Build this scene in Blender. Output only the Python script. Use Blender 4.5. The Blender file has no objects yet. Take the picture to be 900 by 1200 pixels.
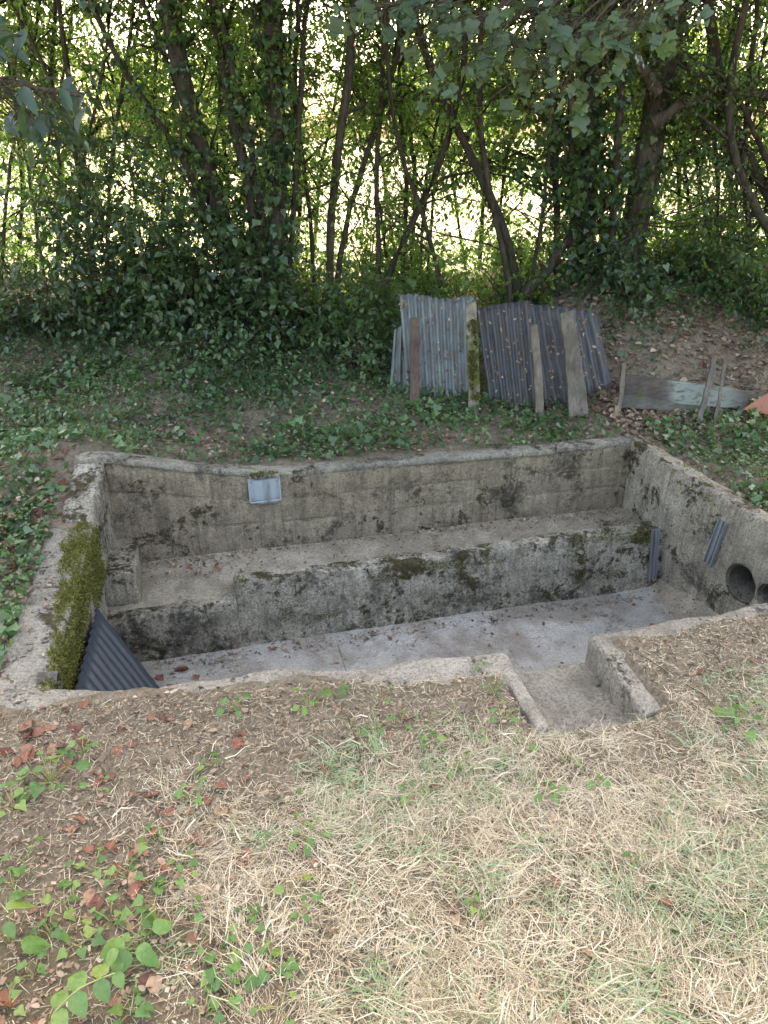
import bpy, bmesh, math
import numpy as np
from mathutils import Vector, noise as mn

# ------------------------------------------------------------------ camera, sky, sun, exposure
SC = bpy.context.scene
COL = SC.collection
F, PITCH, YAW, H = 870.0, math.radians(26.8), math.radians(13.6), 1.65
cam = bpy.data.cameras.new('camera')
cam.sensor_fit = 'VERTICAL'; cam.sensor_height = 36.0; cam.lens = F / 1200 * 36.0
cam.clip_start = 0.05; cam.clip_end = 2000
camo = bpy.data.objects.new('camera', cam); COL.objects.link(camo)
camo.location = (0, 0, H); camo.rotation_euler = (math.pi / 2 - PITCH, 0, -YAW)
SC.camera = camo

SUN_EL, SUN_AZ = math.radians(52), math.radians(14)      # azimuth clockwise from +Y: behind the trees
w = bpy.data.worlds.new('World'); SC.world = w; w.use_nodes = True
nt = w.node_tree
sky = nt.nodes.new('ShaderNodeTexSky'); sky.sky_type = 'NISHITA'; sky.sun_disc = False
sky.sun_elevation = SUN_EL; sky.sun_rotation = SUN_AZ; sky.dust_density = 6.0; sky.air_density = 1.0; sky.ozone_density = 0.6
bg = nt.nodes['Background']; bg.inputs['Strength'].default_value = 0.15
nt.links.new(sky.outputs[0], bg.inputs[0])
sl = bpy.data.lights.new('sun', 'SUN'); sl.energy = 2.0; sl.angle = math.radians(0.5); sl.color = (1.0, 0.97, 0.92)
so = bpy.data.objects.new('sun', sl); COL.objects.link(so)
sd = Vector((math.sin(SUN_AZ) * math.cos(SUN_EL), math.cos(SUN_AZ) * math.cos(SUN_EL), math.sin(SUN_EL)))
so.rotation_euler = (-sd).to_track_quat('-Z', 'Y').to_euler(); so.location = sd * 30
SC.view_settings.view_transform = 'Standard'; SC.view_settings.look = 'None'
SC.view_settings.gamma = 1.0; SC.view_settings.exposure = 3.58
SC.view_settings.use_white_balance = True; SC.view_settings.white_balance_temperature = 7700; SC.view_settings.white_balance_tint = 8
SC.render.engine = 'CYCLES'
SC.cycles.max_bounces = 7; SC.cycles.diffuse_bounces = 4; SC.cycles.glossy_bounces = 2
SC.cycles.transmission_bounces = 4; SC.cycles.transparent_max_bounces = 4
SC.cycles.sample_clamp_indirect = 6.0

# ------------------------------------------------------------------ helpers
R = np.random.default_rng(7)
AX = np.array([math.sin(YAW), math.cos(YAW), 0.0])       # the way the camera faces, on the ground
RX = np.array([math.cos(YAW), -math.sin(YAW), 0.0])
_f = np.array([math.sin(YAW) * math.cos(PITCH), math.cos(YAW) * math.cos(PITCH), -math.sin(PITCH)])
_u = np.cross(RX, _f)
def ray(x, y): return _f + (x - 450) / F * RX - (y - 600) / F * _u
def pd(x, y, D):                                          # a pixel at a horizontal depth of D metres
    d = ray(x, y); return d * (D / (d @ AX)) + np.array([0, 0, H])
def pz(x, y, z):                                          # a pixel at a height
    d = ray(x, y); return d * ((z - H) / d[2]) + np.array([0, 0, H])
def ss(a, b, x):
    t = np.clip((x - a) / (b - a), 0, 1); return t * t * (3 - 2 * t)
def wob(x, y, s=1.0, k=0.0):                              # cheap smooth noise, about -1..1
    x = x * s; y = y * s
    return (np.sin(x * 1.7 + 1.3 * np.sin(y * 1.1 + k) + k) + np.sin(y * 2.3 + 1.7 * np.sin(x * 0.9 - k) + 2.1 * k) + 0.6 * np.sin((x + y) * 3.9 + 2 * np.sin(x * 2.3 - y * 1.9) + k)) / 2.6
def lipback(x): return np.interp(x, [-.66, .93, 1.265, 2.8], [2.145, 1.985, 2.02, 2.24])
def gz(x, y):                                             # height of the ground
    x = np.asarray(x, float); y = np.asarray(y, float)
    D = x * AX[0] + y * AX[1]
    z = 0.30 * ss(4.3, 6.3, D) - 0.12 * ss(1.25, 3.0, x) * (1 - ss(5, 7, D))
    z = z + 0.34 * ss(4.95, 6.0, D) * ss(2.4, 3.2, x) * (1 - ss(7, 9, D))
    z = z + 0.10 * ss(-1.0, -2.2, x) * (1 - ss(7, 9, D))
    z = z + 0.215 * np.exp(-((x + 0.80) / 0.42) ** 2 - ((y - 4.0) / 0.45) ** 2)
    near = 1 - ss(9, 16, D)
    z = z + near * (0.012 * wob(x, y, 2.2, 1) + 0.008 * wob(x, y, 7, 4))
    z = z - 0.020 * ss(3.92, 3.82, y) * ss(3.6, 3.8, y) * ss(-0.9, -0.5, x)
    lb = lipback(x) - .030 - .032 * ss(.0, .4, x) - .028 * wob(x, x * .3, 7, 2) - .02 * wob(x, x, 19, 5) - .05 * ss(.35, .6, x) * ss(.95, .9, x)
    lz = np.where(x > 1.265, -.135 * (x - 1.265) / 1.535, 0.0) * ss(1.2, 1.4, x)
    z = z - .13 * ss(.86, .97, x) * ss(1.34, 1.22, x) * ss(1.57, 1.66, y) * (y < 2.2)
    nn_ = 1 - ss(.855, .875, x) * ss(1.335, 1.315, x)
    fr = nn_ * ss(1.40, 1.75, y) * (y < 2.45) * ss(-1.15, -.95, x) * ss(2.95, 2.8, x)
    z = z * (1 - fr) + fr * (lz + .030 - .058 * ss(-.035, .035, y - lb) + .005 * wob(x, y, 13, 2))
    # earth is worn down beside the left wall and piled at the right wall
    return z - 0.015

def link(o, parent=None):
    COL.objects.link(o)
    if parent is not None: o.parent = parent
    return o
def tag(o, label=None, cat=None, group=None, kind=None):
    if label: o['label'] = label
    if cat: o['category'] = cat
    if group: o['group'] = group
    if kind: o['kind'] = kind
    return o
def empty(name, loc=(0, 0, 0)):
    o = bpy.data.objects.new(name, None); o.location = loc; o.empty_display_size = 0.1
    return link(o)
def child(o, parent):                                     # parent a mesh made in world coordinates
    o.parent = parent; o.matrix_parent_inverse.translation = -Vector(parent.location); return o

def npmesh(name, V, Fc, rnd=None, mat=None, smooth=False):
    V = np.ascontiguousarray(V, np.float32).reshape(-1, 3)
    Fc = np.ascontiguousarray(Fc, np.int32); k = Fc.shape[1]
    me = bpy.data.meshes.new(name)
    me.vertices.add(len(V)); me.vertices.foreach_set('co', V.ravel())
    me.loops.add(Fc.size); me.loops.foreach_set('vertex_index', Fc.ravel())
    me.polygons.add(len(Fc)); me.polygons.foreach_set('loop_start', np.arange(0, Fc.size, k, dtype=np.int32))
    if smooth: me.polygons.foreach_set('use_smooth', np.ones(len(Fc), bool))
    if rnd is not None:
        a = me.attributes.new('rnd', 'FLOAT', 'POINT'); a.data.foreach_set('value', np.ascontiguousarray(rnd, np.float32))
    if mat: me.materials.append(mat)
    me.update(calc_edges=True)
    return me
def npobj(name, V, Fc, rnd=None, mat=None, parent=None, smooth=False):
    o = bpy.data.objects.new(name, npmesh(name, V, Fc, rnd, mat, smooth)); link(o)
    if parent is not None: child(o, parent)
    return o

def nrm(a): return a / np.maximum(np.linalg.norm(a, axis=-1, keepdims=True), 1e-9)
def rdir(n, up=0.0):
    v = R.normal(size=(n, 3)); v[:, 2] += up; return nrm(v)

# leaf outlines: (across, along, lift) and quads
T_OVATE = (np.array([(0, 0, 0), (.36, .25, .10), (.34, .62, .10), (0, 1, -.06), (-.34, .62, .10), (-.36, .25, .10)]), np.array([(0, 1, 2, 3), (0, 3, 4, 5)]))
T_LONG = (np.array([(0, 0, 0), (.5, .25, .03), (.45, .6, 0), (0, 1, -.22), (-.45, .6, 0), (-.5, .25, .03)]), np.array([(0, 1, 2, 3), (0, 3, 4, 5)]))
T_IVY = (np.array([(0, 0.12, 0), (.28, -.06, .03), (.56, .22, .07), (.30, .50, .05), (0, 1.0, -.06), (-.30, .50, .05), (-.56, .22, .07), (-.28, -.06, .03)]), np.array([(0, 1, 2, 3), (0, 3, 4, 5), (0, 5, 6, 7)]))
T_DIA = (np.array([(0, 0, 0), (.38, .42, .08), (0, 1, -.05), (-.38, .42, .08)]), np.array([(0, 1, 2, 3)]))
T_SCRAP = (np.array([(-.4, 0, .1), (.45, .1, 0), (.35, .95, .16), (-.3, .8, 0)]), np.array([(0, 1, 2, 3)]))
def leaves(P, d, n, L, W, T):
    tv, tf = T
    d = nrm(d); s = nrm(np.cross(d, n)); n = np.cross(s, d)
    L = np.broadcast_to(L, len(P))[:, None, None]; W = np.broadcast_to(W, len(P))[:, None, None]
    V = P[:, None] + tv[None, :, 0:1] * W * s[:, None] + tv[None, :, 1:2] * L * d[:, None] + tv[None, :, 2:3] * L * n[:, None]
    Fc = tf[None] + (np.arange(len(P)) * len(tv))[:, None, None]
    return V.reshape(-1, 3), Fc.reshape(-1, tf.shape[1]), np.repeat(R.random(len(P)), len(tv))
def tubes(paths, rad, sides=5):
    paths = np.asarray(paths, float); N, K, _ = paths.shape
    rad = np.broadcast_to(rad, (N, K))
    t = nrm(np.gradient(paths, axis=1))
    ref = np.where(np.abs(t[..., 2:3]) > .9, np.array([1., 0, 0]), np.array([0, 0, 1.]))
    a = nrm(np.cross(t, ref)); b = np.cross(t, a)
    an = np.arange(sides) * 2 * math.pi / sides
    V = paths[:, :, None] + rad[:, :, None, None] * (np.cos(an)[:, None] * a[:, :, None] + np.sin(an)[:, None] * b[:, :, None])
    i = np.arange(N)[:, None, None] * K * sides + np.arange(K - 1)[None, :, None] * sides
    j = np.arange(sides)[None, None]; j2 = (j + 1) % sides
    Fc = np.stack([i + j, i + j2, i + j2 + sides, i + j + sides], -1).reshape(-1, 4)
    return V.reshape(-1, 3), Fc
class Bag:                                                # gathers arrays of quads for one mesh
    def __init__(s): s.V = []; s.F = []; s.r = []; s.n = 0
    def add(s, V, Fc, r=None):
        s.V.append(V); s.F.append(Fc + s.n); s.n += len(V)
        s.r.append(np.full(len(V), R.random()) if r is None else r)
    def obj(s, name, mat, parent=None, smooth=False):
        return npobj(name, np.concatenate(s.V), np.concatenate(s.F), np.concatenate(s.r), mat, parent, smooth)

def slab(name, c8, mat, parent=None, res=0.04, r=0.012, amp=0.004, freq=9.0, warp=None, seed=0.0):
    """A worn solid block from 8 corners (bottom 4, top 4, each going round): rounded edges and an uneven face."""
    c8 = np.array(c8, float)
    sx = np.linalg.norm(c8[1] - c8[0]); sy = np.linalg.norm(c8[3] - c8[0]); sz = np.linalg.norm(c8[4] - c8[0])
    S = np.array([sx, sy, sz]); r = min(r, S.min() * .45)
    def ticks(l):
        n = max(1, int(round((l - 2 * r) / res)))
        return np.concatenate([[0, r * .35], np.linspace(r, l - r, n + 1), [l - r * .35, l]])
    tk = [ticks(l) for l in S]
    bm = bmesh.new(); cache = {}
    def vert(p):
        p = np.array(p); q = np.clip(p, r, S - r); dlt = p - q; ln = np.linalg.norm(dlt)
        if ln > 1e-9: p = q + dlt / ln * min(r, ln) if np.count_nonzero(np.abs(dlt) > 1e-9) > 1 else p
        key = tuple(np.round(p, 6))
        if key in cache: return cache[key]
        a, b, c = p / S
        w8 = [(1-a)*(1-b)*(1-c), a*(1-b)*(1-c), a*b*(1-c), (1-a)*b*(1-c), (1-a)*(1-b)*c, a*(1-b)*c, a*b*c, (1-a)*b*c]
        P = Vector(np.array(w8) @ c8)
        if warp: P = Vector(warp(P))
        if amp:
            P = P + (mn.noise_vector(P * freq + Vector((seed, 0, 0))) * amp + mn.noise_vector(P * freq * 3.3) * amp * .5 + mn.noise_vector(P * freq * .25) * amp * 1.2)
        v = bm.verts.new(P); cache[key] = v; return v
    for ax in range(3):
        u, v_ = (ax + 1) % 3, (ax + 2) % 3
        for side in (0, 1):
            for i in range(len(tk[u]) - 1):
                for j in range(len(tk[v_]) - 1):
                    q = []
                    for (ii, jj) in ((i, j), (i + 1, j), (i + 1, j + 1), (i, j + 1)):
                        p = [0, 0, 0]; p[ax] = S[ax] * side; p[u] = tk[u][ii]; p[v_] = tk[v_][jj]; q.append(vert(p))
                    q = list(dict.fromkeys(q))
                    if len(q) < 3: continue
                    if not side: q.reverse()
                    try: bm.faces.new(q)
                    except ValueError: pass
    me = bpy.data.meshes.new(name); bm.normal_update(); bm.to_mesh(me); bm.free()
    me.polygons.foreach_set('use_smooth', np.ones(len(me.polygons), bool))
    me.materials.append(mat)
    o = bpy.data.objects.new(name, me); link(o)
    if parent is not None: child(o, parent)
    return o
def box8(x0, x1, y0, y1, z0, z1): return [(x0,y0,z0),(x1,y0,z0),(x1,y1,z0),(x0,y1,z0),(x0,y0,z1),(x1,y0,z1),(x1,y1,z1),(x0,y1,z1)]

# ------------------------------------------------------------------ materials
class NT:
    def __init__(s, name):
        s.m = bpy.data.materials.new(name); s.m.use_nodes = True; s.t = s.m.node_tree
        s.b = s.t.nodes['Principled BSDF']; s.out = s.t.nodes['Material Output']; s.co = None
    def n(s, ty, **kw):
        o = s.t.nodes.new(ty)
        for k, v in kw.items(): setattr(o, k, v)
        return o
    def l(s, a, b): s.t.links.new(a, b)
    def coord(s, scale=(1, 1, 1), rot=(0, 0, 0), kind='Object'):
        tc = s.n('ShaderNodeTexCoord'); mp = s.n('ShaderNodeMapping')
        mp.inputs['Scale'].default_value = scale; mp.inputs['Rotation'].default_value = rot
        s.l(tc.outputs[kind], mp.inputs[0]); return mp.outputs[0]
    def geo(s, name): return s.n('ShaderNodeNewGeometry').outputs[name]
    def noise(s, scale, detail=4, rough=.55, vec=None, dist=0.0):
        o = s.n('ShaderNodeTexNoise'); o.inputs['Scale'].default_value = scale; o.inputs['Detail'].default_value = detail
        o.inputs['Roughness'].default_value = rough; o.inputs['Distortion'].default_value = dist
        if vec is None: vec = s.geo('Position')
        s.l(vec, o.inputs['Vector']); return o.outputs[0]
    def ramp(s, fac, stops):
        o = s.n('ShaderNodeValToRGB'); e = o.color_ramp.elements
        while len(e) < len(stops): e.new(.5)
        for el, (p, c) in zip(e, stops):
            el.position = p; el.color = (c, c, c, 1) if isinstance(c, (int, float)) else (*c, 1)
        s.l(fac, o.inputs[0]); return o.outputs[0]
    def mix(s, fac, a, b, mode='MIX'):
        o = s.n('ShaderNodeMix', data_type='RGBA', blend_type=mode)
        for sock, v in ((o.inputs[0], fac), (o.inputs[6], a), (o.inputs[7], b)):
            if hasattr(v, 'links'): s.l(v, sock)
            elif isinstance(v, (int, float)): sock.default_value = v
            else: sock.default_value = (*v, 1)
        return o.outputs[2]
    def math(s, op, a, b=0.0):
        o = s.n('ShaderNodeMath', operation=op); o.use_clamp = False
        for sock, v in zip(o.inputs, (a, b)):
            if hasattr(v, 'links'): s.l(v, sock)
            else: sock.default_value = v
        return o.outputs[0]
    def attr(s, name='rnd'): return s.n('ShaderNodeAttribute', attribute_name=name).outputs['Fac']
    def bump(s, h, strength=.5, dist=.01):
        o = s.n('ShaderNodeBump'); o.inputs['Strength'].default_value = strength; o.inputs['Distance'].default_value = dist
        s.l(h, o.inputs['Height']); s.l(o.outputs[0], s.b.inputs['Normal'])
    def set(s, color=None, rough=.8, spec=.3, metal=0.0):
        if color is not None:
            if hasattr(color, 'links'): s.l(color, s.b.inputs['Base Color'])
            else: s.b.inputs['Base Color'].default_value = (*color, 1)
        s.b.inputs['Roughness'].default_value = rough; s.b.inputs['Specular IOR Level'].default_value = spec; s.b.inputs['Metallic'].default_value = metal
        return s.m

def concrete(name, base, pale, moss=.5, algae=.5, mosscol=(.066, .052, .022), scale=1.0, up=0.25, grime=.6, silt=0.0):
    t = NT(name); base = tuple(b * k for b, k in zip(base, (1.02, .985, .91))); pale = tuple(b * k for b, k in zip(pale, (1.02, .985, .93)))
    big = t.noise(1.7 * scale, 6, .65, dist=.5); mid = t.noise(11 * scale, 8, .7); fine = t.noise(85, 6, .75); grit = t.noise(380, 2, .6)
    c = t.mix(t.ramp(big, [(.32, 0.), (.66, 1.)]), base, pale)
    c = t.mix(t.ramp(mid, [(.36, grime), (.56, 0.)]), c, tuple(x * .42 for x in base))
    c = t.mix(t.ramp(fine, [(.40, .8 * grime + .15), (.54, 0.)]), c, tuple(x * .30 for x in base))
    c = t.mix(t.ramp(grit, [(.54, 0.), (.68, .6)]), c, tuple(min(.62, x * 1.55) for x in pale))
    # black algae in speckled patches
    al = t.math('ADD', t.math('MULTIPLY', t.noise(3.2 * scale, 5, .6, dist=.5), .6), t.math('MULTIPLY', t.noise(42, 6, .75), .4))
    c = t.mix(t.ramp(al, [(.60 - .17 * algae, 0.), (.68 - .15 * algae, .9)]), c, (.040, .036, .030))
    sv = t.n('ShaderNodeMapping'); sv.inputs['Scale'].default_value = (1, 1, .07); t.l(t.geo('Position'), sv.inputs[0])
    sk = t.noise(26, 5, .7, sv.outputs[0], .3); nzz = t.n('ShaderNodeSeparateXYZ'); t.l(t.geo('Normal'), nzz.inputs[0])
    side = t.math('SUBTRACT', 1.0, t.math('ABSOLUTE', nzz.outputs[2]))
    c = t.mix(t.math('MULTIPLY', side, t.ramp(sk, [(.36, .55), (.52, 0.)])), c, tuple(x * .35 for x in base))
    c = t.mix(t.math('MULTIPLY', side, t.ramp(sk, [(.60, 0.), (.72, .35)])), c, tuple(min(.6, x * 1.3) for x in pale))
    if silt: c = t.mix(t.ramp(t.noise(2.4, 6, .65, dist=.5), [(.47, 0.), (.60, silt)]), c, t.mix(fine, (.10, .078, .055), (.22, .175, .125)))
    # moss cushions with frayed edges
    nz = t.n('ShaderNodeSeparateXYZ'); t.l(t.geo('Normal'), nz.inputs[0])
    mo = t.math('ADD', t.math('MULTIPLY', t.noise(5.2 * scale, 5, .65, dist=.4), .62), t.math('MULTIPLY', t.noise(38, 6, .75), .38))
    mo = t.math('ADD', mo, t.math('MULTIPLY', nz.outputs[2], up * .22))
    mm = t.ramp(mo, [(.655 - .17 * moss, 0.), (.70 - .17 * moss, .95)])
    mc = t.mix(t.ramp(t.noise(60, 5, .75), [(.3, 0.), (.7, 1.)]), tuple(x * .35 for x in mosscol), tuple(x * 1.8 for x in mosscol))
    c = t.mix(mm, c, mc)
    h = t.math('ADD', t.math('MULTIPLY', fine, .8), t.math('ADD', t.math('MULTIPLY', grit, .3), t.math('ADD', t.math('MULTIPLY', mid, .6), t.math('MULTIPLY', t.math('MULTIPLY', mm, t.noise(150, 3, .7)), 1.6))))
    t.bump(h, 1.0, .016)
    return t.set(c, .93, .12)

def leafmat(name, cols, trans, tf=.38, rough=.5, spec=.35, obj_random=False):
    t = NT(name)
    if obj_random: rnd = t.n('ShaderNodeObjectInfo').outputs['Random']
    else: rnd = t.attr()
    k = len(cols) - 1
    c = t.ramp(rnd, [(i / k, x) for i, x in enumerate(cols)])
    if obj_random:
        tc = t.n('ShaderNodeTexCoord').outputs['Object']; mo = t.noise(5, 5, .65, tc)
        c = t.mix(t.ramp(mo, [(.34, .75), (.6, 0.)]), c, t.mix(.5, c, (.03, .02, .012)))
        wv = t.n('ShaderNodeTexWave', wave_type='BANDS', bands_direction='Y'); wv.inputs['Scale'].default_value = 5.5; wv.inputs['Distortion'].default_value = 1.5; t.l(tc, wv.inputs['Vector'])
        t.bump(t.math('ADD', t.math('MULTIPLY', wv.outputs['Fac'], .5), mo), .3, .004)
    t.set(c, rough, spec)
    tr = t.n('ShaderNodeBsdfTranslucent'); t.l(t.mix(.75, c, trans), tr.inputs[0])
    mx = t.n('ShaderNodeMixShader'); mx.inputs[0].default_value = tf
    t.l(t.b.outputs[0], mx.inputs[1]); t.l(tr.outputs[0], mx.inputs[2]); t.l(mx.outputs[0], t.out.inputs[0])
    return t.m
def bark(name, a, b, sc=30):
    t = NT(name); v = t.geo('Position')
    mp = t.n('ShaderNodeMapping'); mp.inputs['Scale'].default_value = (1, 1, .22); t.l(v, mp.inputs[0])
    n1 = t.noise(sc, 6, .7, mp.outputs[0], .5); n2 = t.noise(4, 4, .6)
    c = t.mix(t.ramp(n1, [(.35, 0.), (.65, 1.)]), a, b)
    c = t.mix(t.ramp(n2, [(.5, 0.), (.75, .5)]), c, (.05, .065, .03))
    t.bump(n1, 1.0, .02); return t.set(c, .95, .1)
def wood(name, a, b, moss=0.0, axis=2, paint=None):
    t = NT(name); sc = [55, 55, 55]; sc[axis] = 2.5
    v = t.coord(tuple(sc), kind='Object')
    g = t.noise(1.0, 6, .65, v, 1.0); big = t.noise(6, 4, .6)
    c = t.mix(t.ramp(g, [(.3, 0.), (.7, 1.)]), a, b)
    c = t.mix(t.ramp(big, [(.35, .5), (.6, 0.)]), c, tuple(x * .4 for x in a))
    if paint:
        pv = t.noise(1.0, 7, .7, t.coord((9, 9, 30), kind='Object'), .3)
        sx = t.n('ShaderNodeSeparateXYZ'); t.l(t.geo('Position'), sx.inputs[0])
        win = t.math('MULTIPLY', t.ramp(sx.outputs[0], [(0, 0.), (1, 1.)]), 1.0)
        m = t.n('ShaderNodeMapRange'); t.l(sx.outputs[0], m.inputs[0]); m.inputs[1].default_value = paint[0]; m.inputs[2].default_value = paint[0] + .06
        m2 = t.n('ShaderNodeMapRange'); t.l(sx.outputs[0], m2.inputs[0]); m2.inputs[1].default_value = paint[1]; m2.inputs[2].default_value = paint[1] - .2
        k = t.math('MULTIPLY', t.math('MULTIPLY', m.outputs[0], m2.outputs[0]), t.ramp(pv, [(.36, 0.), (.5, 1.)]))
        c = t.mix(k, c, t.mix(g, (.14, .155, .13), (.23, .25, .21)))
    if moss:
        m = t.ramp(t.noise(9, 7, .7), [(.62 - .3 * moss, 0.), (.72 - .3 * moss, 1.)])
        c = t.mix(m, c, t.mix(t.noise(60, 3), (.03, .04, .01), (.085, .095, .022)))
    t.bump(g, .9, .006); return t.set(c, .92, .12)
def metalsheet(name, a, b, rust=.3, rough=.55, metal=.35):
    t = NT(name); n1 = t.noise(5, 6, .65); n2 = t.noise(1.0, 6, .7, t.coord((25, 25, 3)))
    c = t.mix(n1, a, b)
    c = t.mix(t.ramp(n2, [(.6 - .2 * rust, 0.), (.75, .8)]), c, (.075, .05, .035))
    c = t.mix(t.ramp(t.noise(40, 5, .7), [(.58, 0.), (.7, .5)]), c, tuple(x * .4 for x in a))
    t.bump(t.noise(60, 4), .15, .004); return t.set(c, rough, .3, metal)

def groundmat():
    t = NT('soil'); s = t.n('ShaderNodeSeparateXYZ'); pos = t.geo('Position'); t.l(pos, s.inputs[0])
    f1 = t.noise(28, 8, .72); f2 = t.noise(120, 5, .7); f3 = t.noise(2.2, 5, .6)
    c = t.mix(t.ramp(f1, [(.3, 0.), (.7, 1.)]), (.085, .068, .047), (.27, .215, .155))
    c = t.mix(t.ramp(f2, [(.55, 0.), (.68, .75)]), c, (.30, .235, .17))
    c = t.mix(t.ramp(f2, [(.3, .7), (.42, 0.)]), c, (.03, .022, .016))
    mr = t.n('ShaderNodeMapRange'); t.l(s.outputs[1], mr.inputs[0]); mr.inputs[1].default_value = 1.75; mr.inputs[2].default_value = 1.2
    straw = t.math('MULTIPLY', mr.outputs[0], t.ramp(f3, [(.35, .3), (.6, .9)]))
    c = t.mix(straw, c, t.mix(f2, (.075, .058, .034), (.20, .155, .095)))
    t.bump(t.math('ADD', f1, t.math('MULTIPLY', f2, .6)), 1.0, .02)
    return t.set(c, .97, .08)
def fieldmat():
    t = NT('dry_field'); c = t.mix(t.ramp(t.noise(.9, 6, .65), [(.3, 0.), (.7, 1.)]), (.20, .17, .115), (.30, .265, .20))
    c = t.mix(t.ramp(t.noise(.12, 3), [(.5, 0.), (.62, .8)]), c, (.12, .17, .06)); t.bump(t.noise(14, 6, .7), 1, .05)
    return t.set(c, .95, .1)

M = {
 'soil': groundmat(), 'field': fieldmat(),
 'wallback': concrete('weathered_blockwork', (.205, .17, .125), (.305, .255, .19), .46, .42),
 'coping': concrete('coping_concrete', (.22, .205, .175), (.32, .295, .25), .42, .45, up=.2),
 'trough': concrete('mossy_concrete', (.30, .27, .22), (.43, .39, .325), .70, .55, up=.12, grime=.85),
 'bench': concrete('bench_screed', (.30, .26, .205), (.44, .385, .315), .0, .04, grime=.5, silt=.5),
 'floor': concrete('floor_concrete', (.36, .34, .31), (.47, .45, .415), .0, .06, grime=.4, silt=.55),
 'lip': concrete('lip_concrete', (.25, .225, .19), (.37, .335, .285), .25, .34),
 'step': concrete('step_concrete', (.26, .24, .205), (.36, .335, .29), .10, .22),
 'sidewall': concrete('side_wall_concrete', (.25, .22, .175), (.40, .36, .30), .55, .42, grime=.7),
 'leftwall': concrete('left_wall_concrete', (.25, .23, .20), (.36, .335, .29), .35, .38),
 'pipe': concrete('pipe_concrete', (.12, .108, .092), (.18, .165, .145), .05, .4),
 'galv': metalsheet('galvanised_steel', (.095, .112, .112), (.175, .20, .198), 1.0, .6, .3),
 'slate': metalsheet('dark_coated_sheet', (.036, .037, .040), (.066, .068, .072), .75, .55, .1),
 'black': metalsheet('black_coated_sheet', (.022, .028, .036), (.035, .042, .052), 0, .42, .1),
 'plate': metalsheet('pale_blue_steel', (.15, .18, .195), (.29, .33, .35), .5, .6, .2),
 'rail': metalsheet('zinc_rail', (.17, .18, .185), (.25, .26, .265), .5, .5, .4),
 'rustsheet': metalsheet('red_oxide_sheet', (.22, .085, .05), (.30, .13, .085), .1, .8, .0),
 'wood_red': wood('reddish_weathered_wood', (.06, .04, .03), (.13, .094, .072)),
 'wood_moss': wood('mossy_wood', (.13, .11, .085), (.25, .22, .175), .45),
 'wood_pale': wood('pale_weathered_wood', (.10, .08, .06), (.20, .17, .13)),
 'wood_grey': wood('grey_weathered_wood', (.08, .068, .054), (.175, .152, .122)),
 'wood_dark': wood('dark_rotten_wood', (.055, .045, .037), (.12, .10, .085), .15, axis=0, paint=(3.08, 3.62)),
 'wood_dark2': wood('dark_damp_board', (.06, .055, .045), (.13, .12, .10), .25, axis=0),
 'bark': bark('bark', (.02, .016, .012), (.065, .053, .04)), 'bark_pale': bark('pale_bark', (.03, .025, .018), (.085, .07, .052), 45),
 'bark_oak': bark('rough_brown_bark', (.032, .026, .019), (.095, .078, .058), 22),
 'twig': bark('twig_bark', (.05, .04, .028), (.11, .09, .062), 60),
 'stem': NT('green_stem').set((.22, .22, .08), .6),
 'hedge': leafmat('hedge_leaf', [(.035, .075, .018), (.06, .115, .025), (.09, .15, .03), (.11, .17, .035)], (.25, .46, .09), .5),
 'canopy': leafmat('canopy_leaf', [(.04, .08, .025), (.06, .11, .03), (.08, .13, .035)], (.20, .30, .05), .3),
 'shrub': leafmat('shrub_leaf', [(.022, .05, .018), (.036, .075, .024), (.055, .10, .03)], (.25, .38, .05), .32),
 'ivy': leafmat('ivy_leaf', [(.016, .036, .014), (.032, .064, .022), (.06, .105, .035)], (.14, .24, .04), .22, .42, .5),
 'groundivy': leafmat('ground_ivy_leaf', [(.022, .046, .020), (.042, .082, .032), (.062, .115, .042), (.115, .18, .07)], (.16, .26, .05), .25, .45, .45),
 'herb': leafmat('small_herb_leaf', [(.05, .09, .03), (.08, .14, .045), (.13, .19, .07)], (.2, .32, .06), .25, .5, .3),
 'maple': leafmat('maple_leaf', [(.03, .062, .036), (.045, .085, .046), (.065, .11, .055)], (.18, .30, .08), .35, .42, .45, True),
 'laurel': leafmat('dark_large_leaf', [(.018, .042, .026), (.032, .062, .036)], (.12, .22, .05), .2, .42, .45, True),
 'weed': leafmat('weed_leaf', [(.05, .115, .03), (.075, .16, .04), (.105, .205, .05), (.19, .25, .06)], (.30, .48, .06), .3, .45, .4, True),
 'dead': leafmat('russet_dead_leaf', [(.09, .036, .026), (.20, .075, .046), (.25, .105, .062), (.13, .058, .042), (.28, .15, .09), (.33, .235, .155)], (.35, .14, .05), .15, .6, .25, True),
 'litter': leafmat('leaf_litter', [(.05, .034, .024), (.11, .078, .052), (.20, .14, .095), (.28, .205, .14), (.15, .085, .055), (.40, .31, .22)], (.2, .14, .08), .1, .8, .1),
 'straw': leafmat('dry_grass', [(.15, .105, .06), (.33, .26, .165), (.48, .405, .28), (.62, .55, .42), (.40, .315, .20)], (.4, .33, .2), .25, .7, .2),
 'grass': leafmat('green_grass', [(.085, .14, .05), (.14, .215, .09), (.20, .275, .15), (.29, .34, .21), (.34, .34, .18)], (.3, .42, .1), .3, .5, .35),
 'moss': leafmat('moss', [(.048, .048, .014), (.095, .094, .026), (.15, .146, .04), (.21, .20, .065)], (.2, .22, .03), .25, .9, .1),
 'moss_dark': leafmat('brown_moss', [(.022, .018, .008), (.045, .038, .014), (.075, .065, .022), (.11, .095, .035)], (.1, .1, .02), .2, .95, .05),
 'fartree': leafmat('far_tree_leaf', [(.05, .09, .025), (.08, .13, .035), (.11, .16, .05)], (.3, .4, .06), .35),
}

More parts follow.
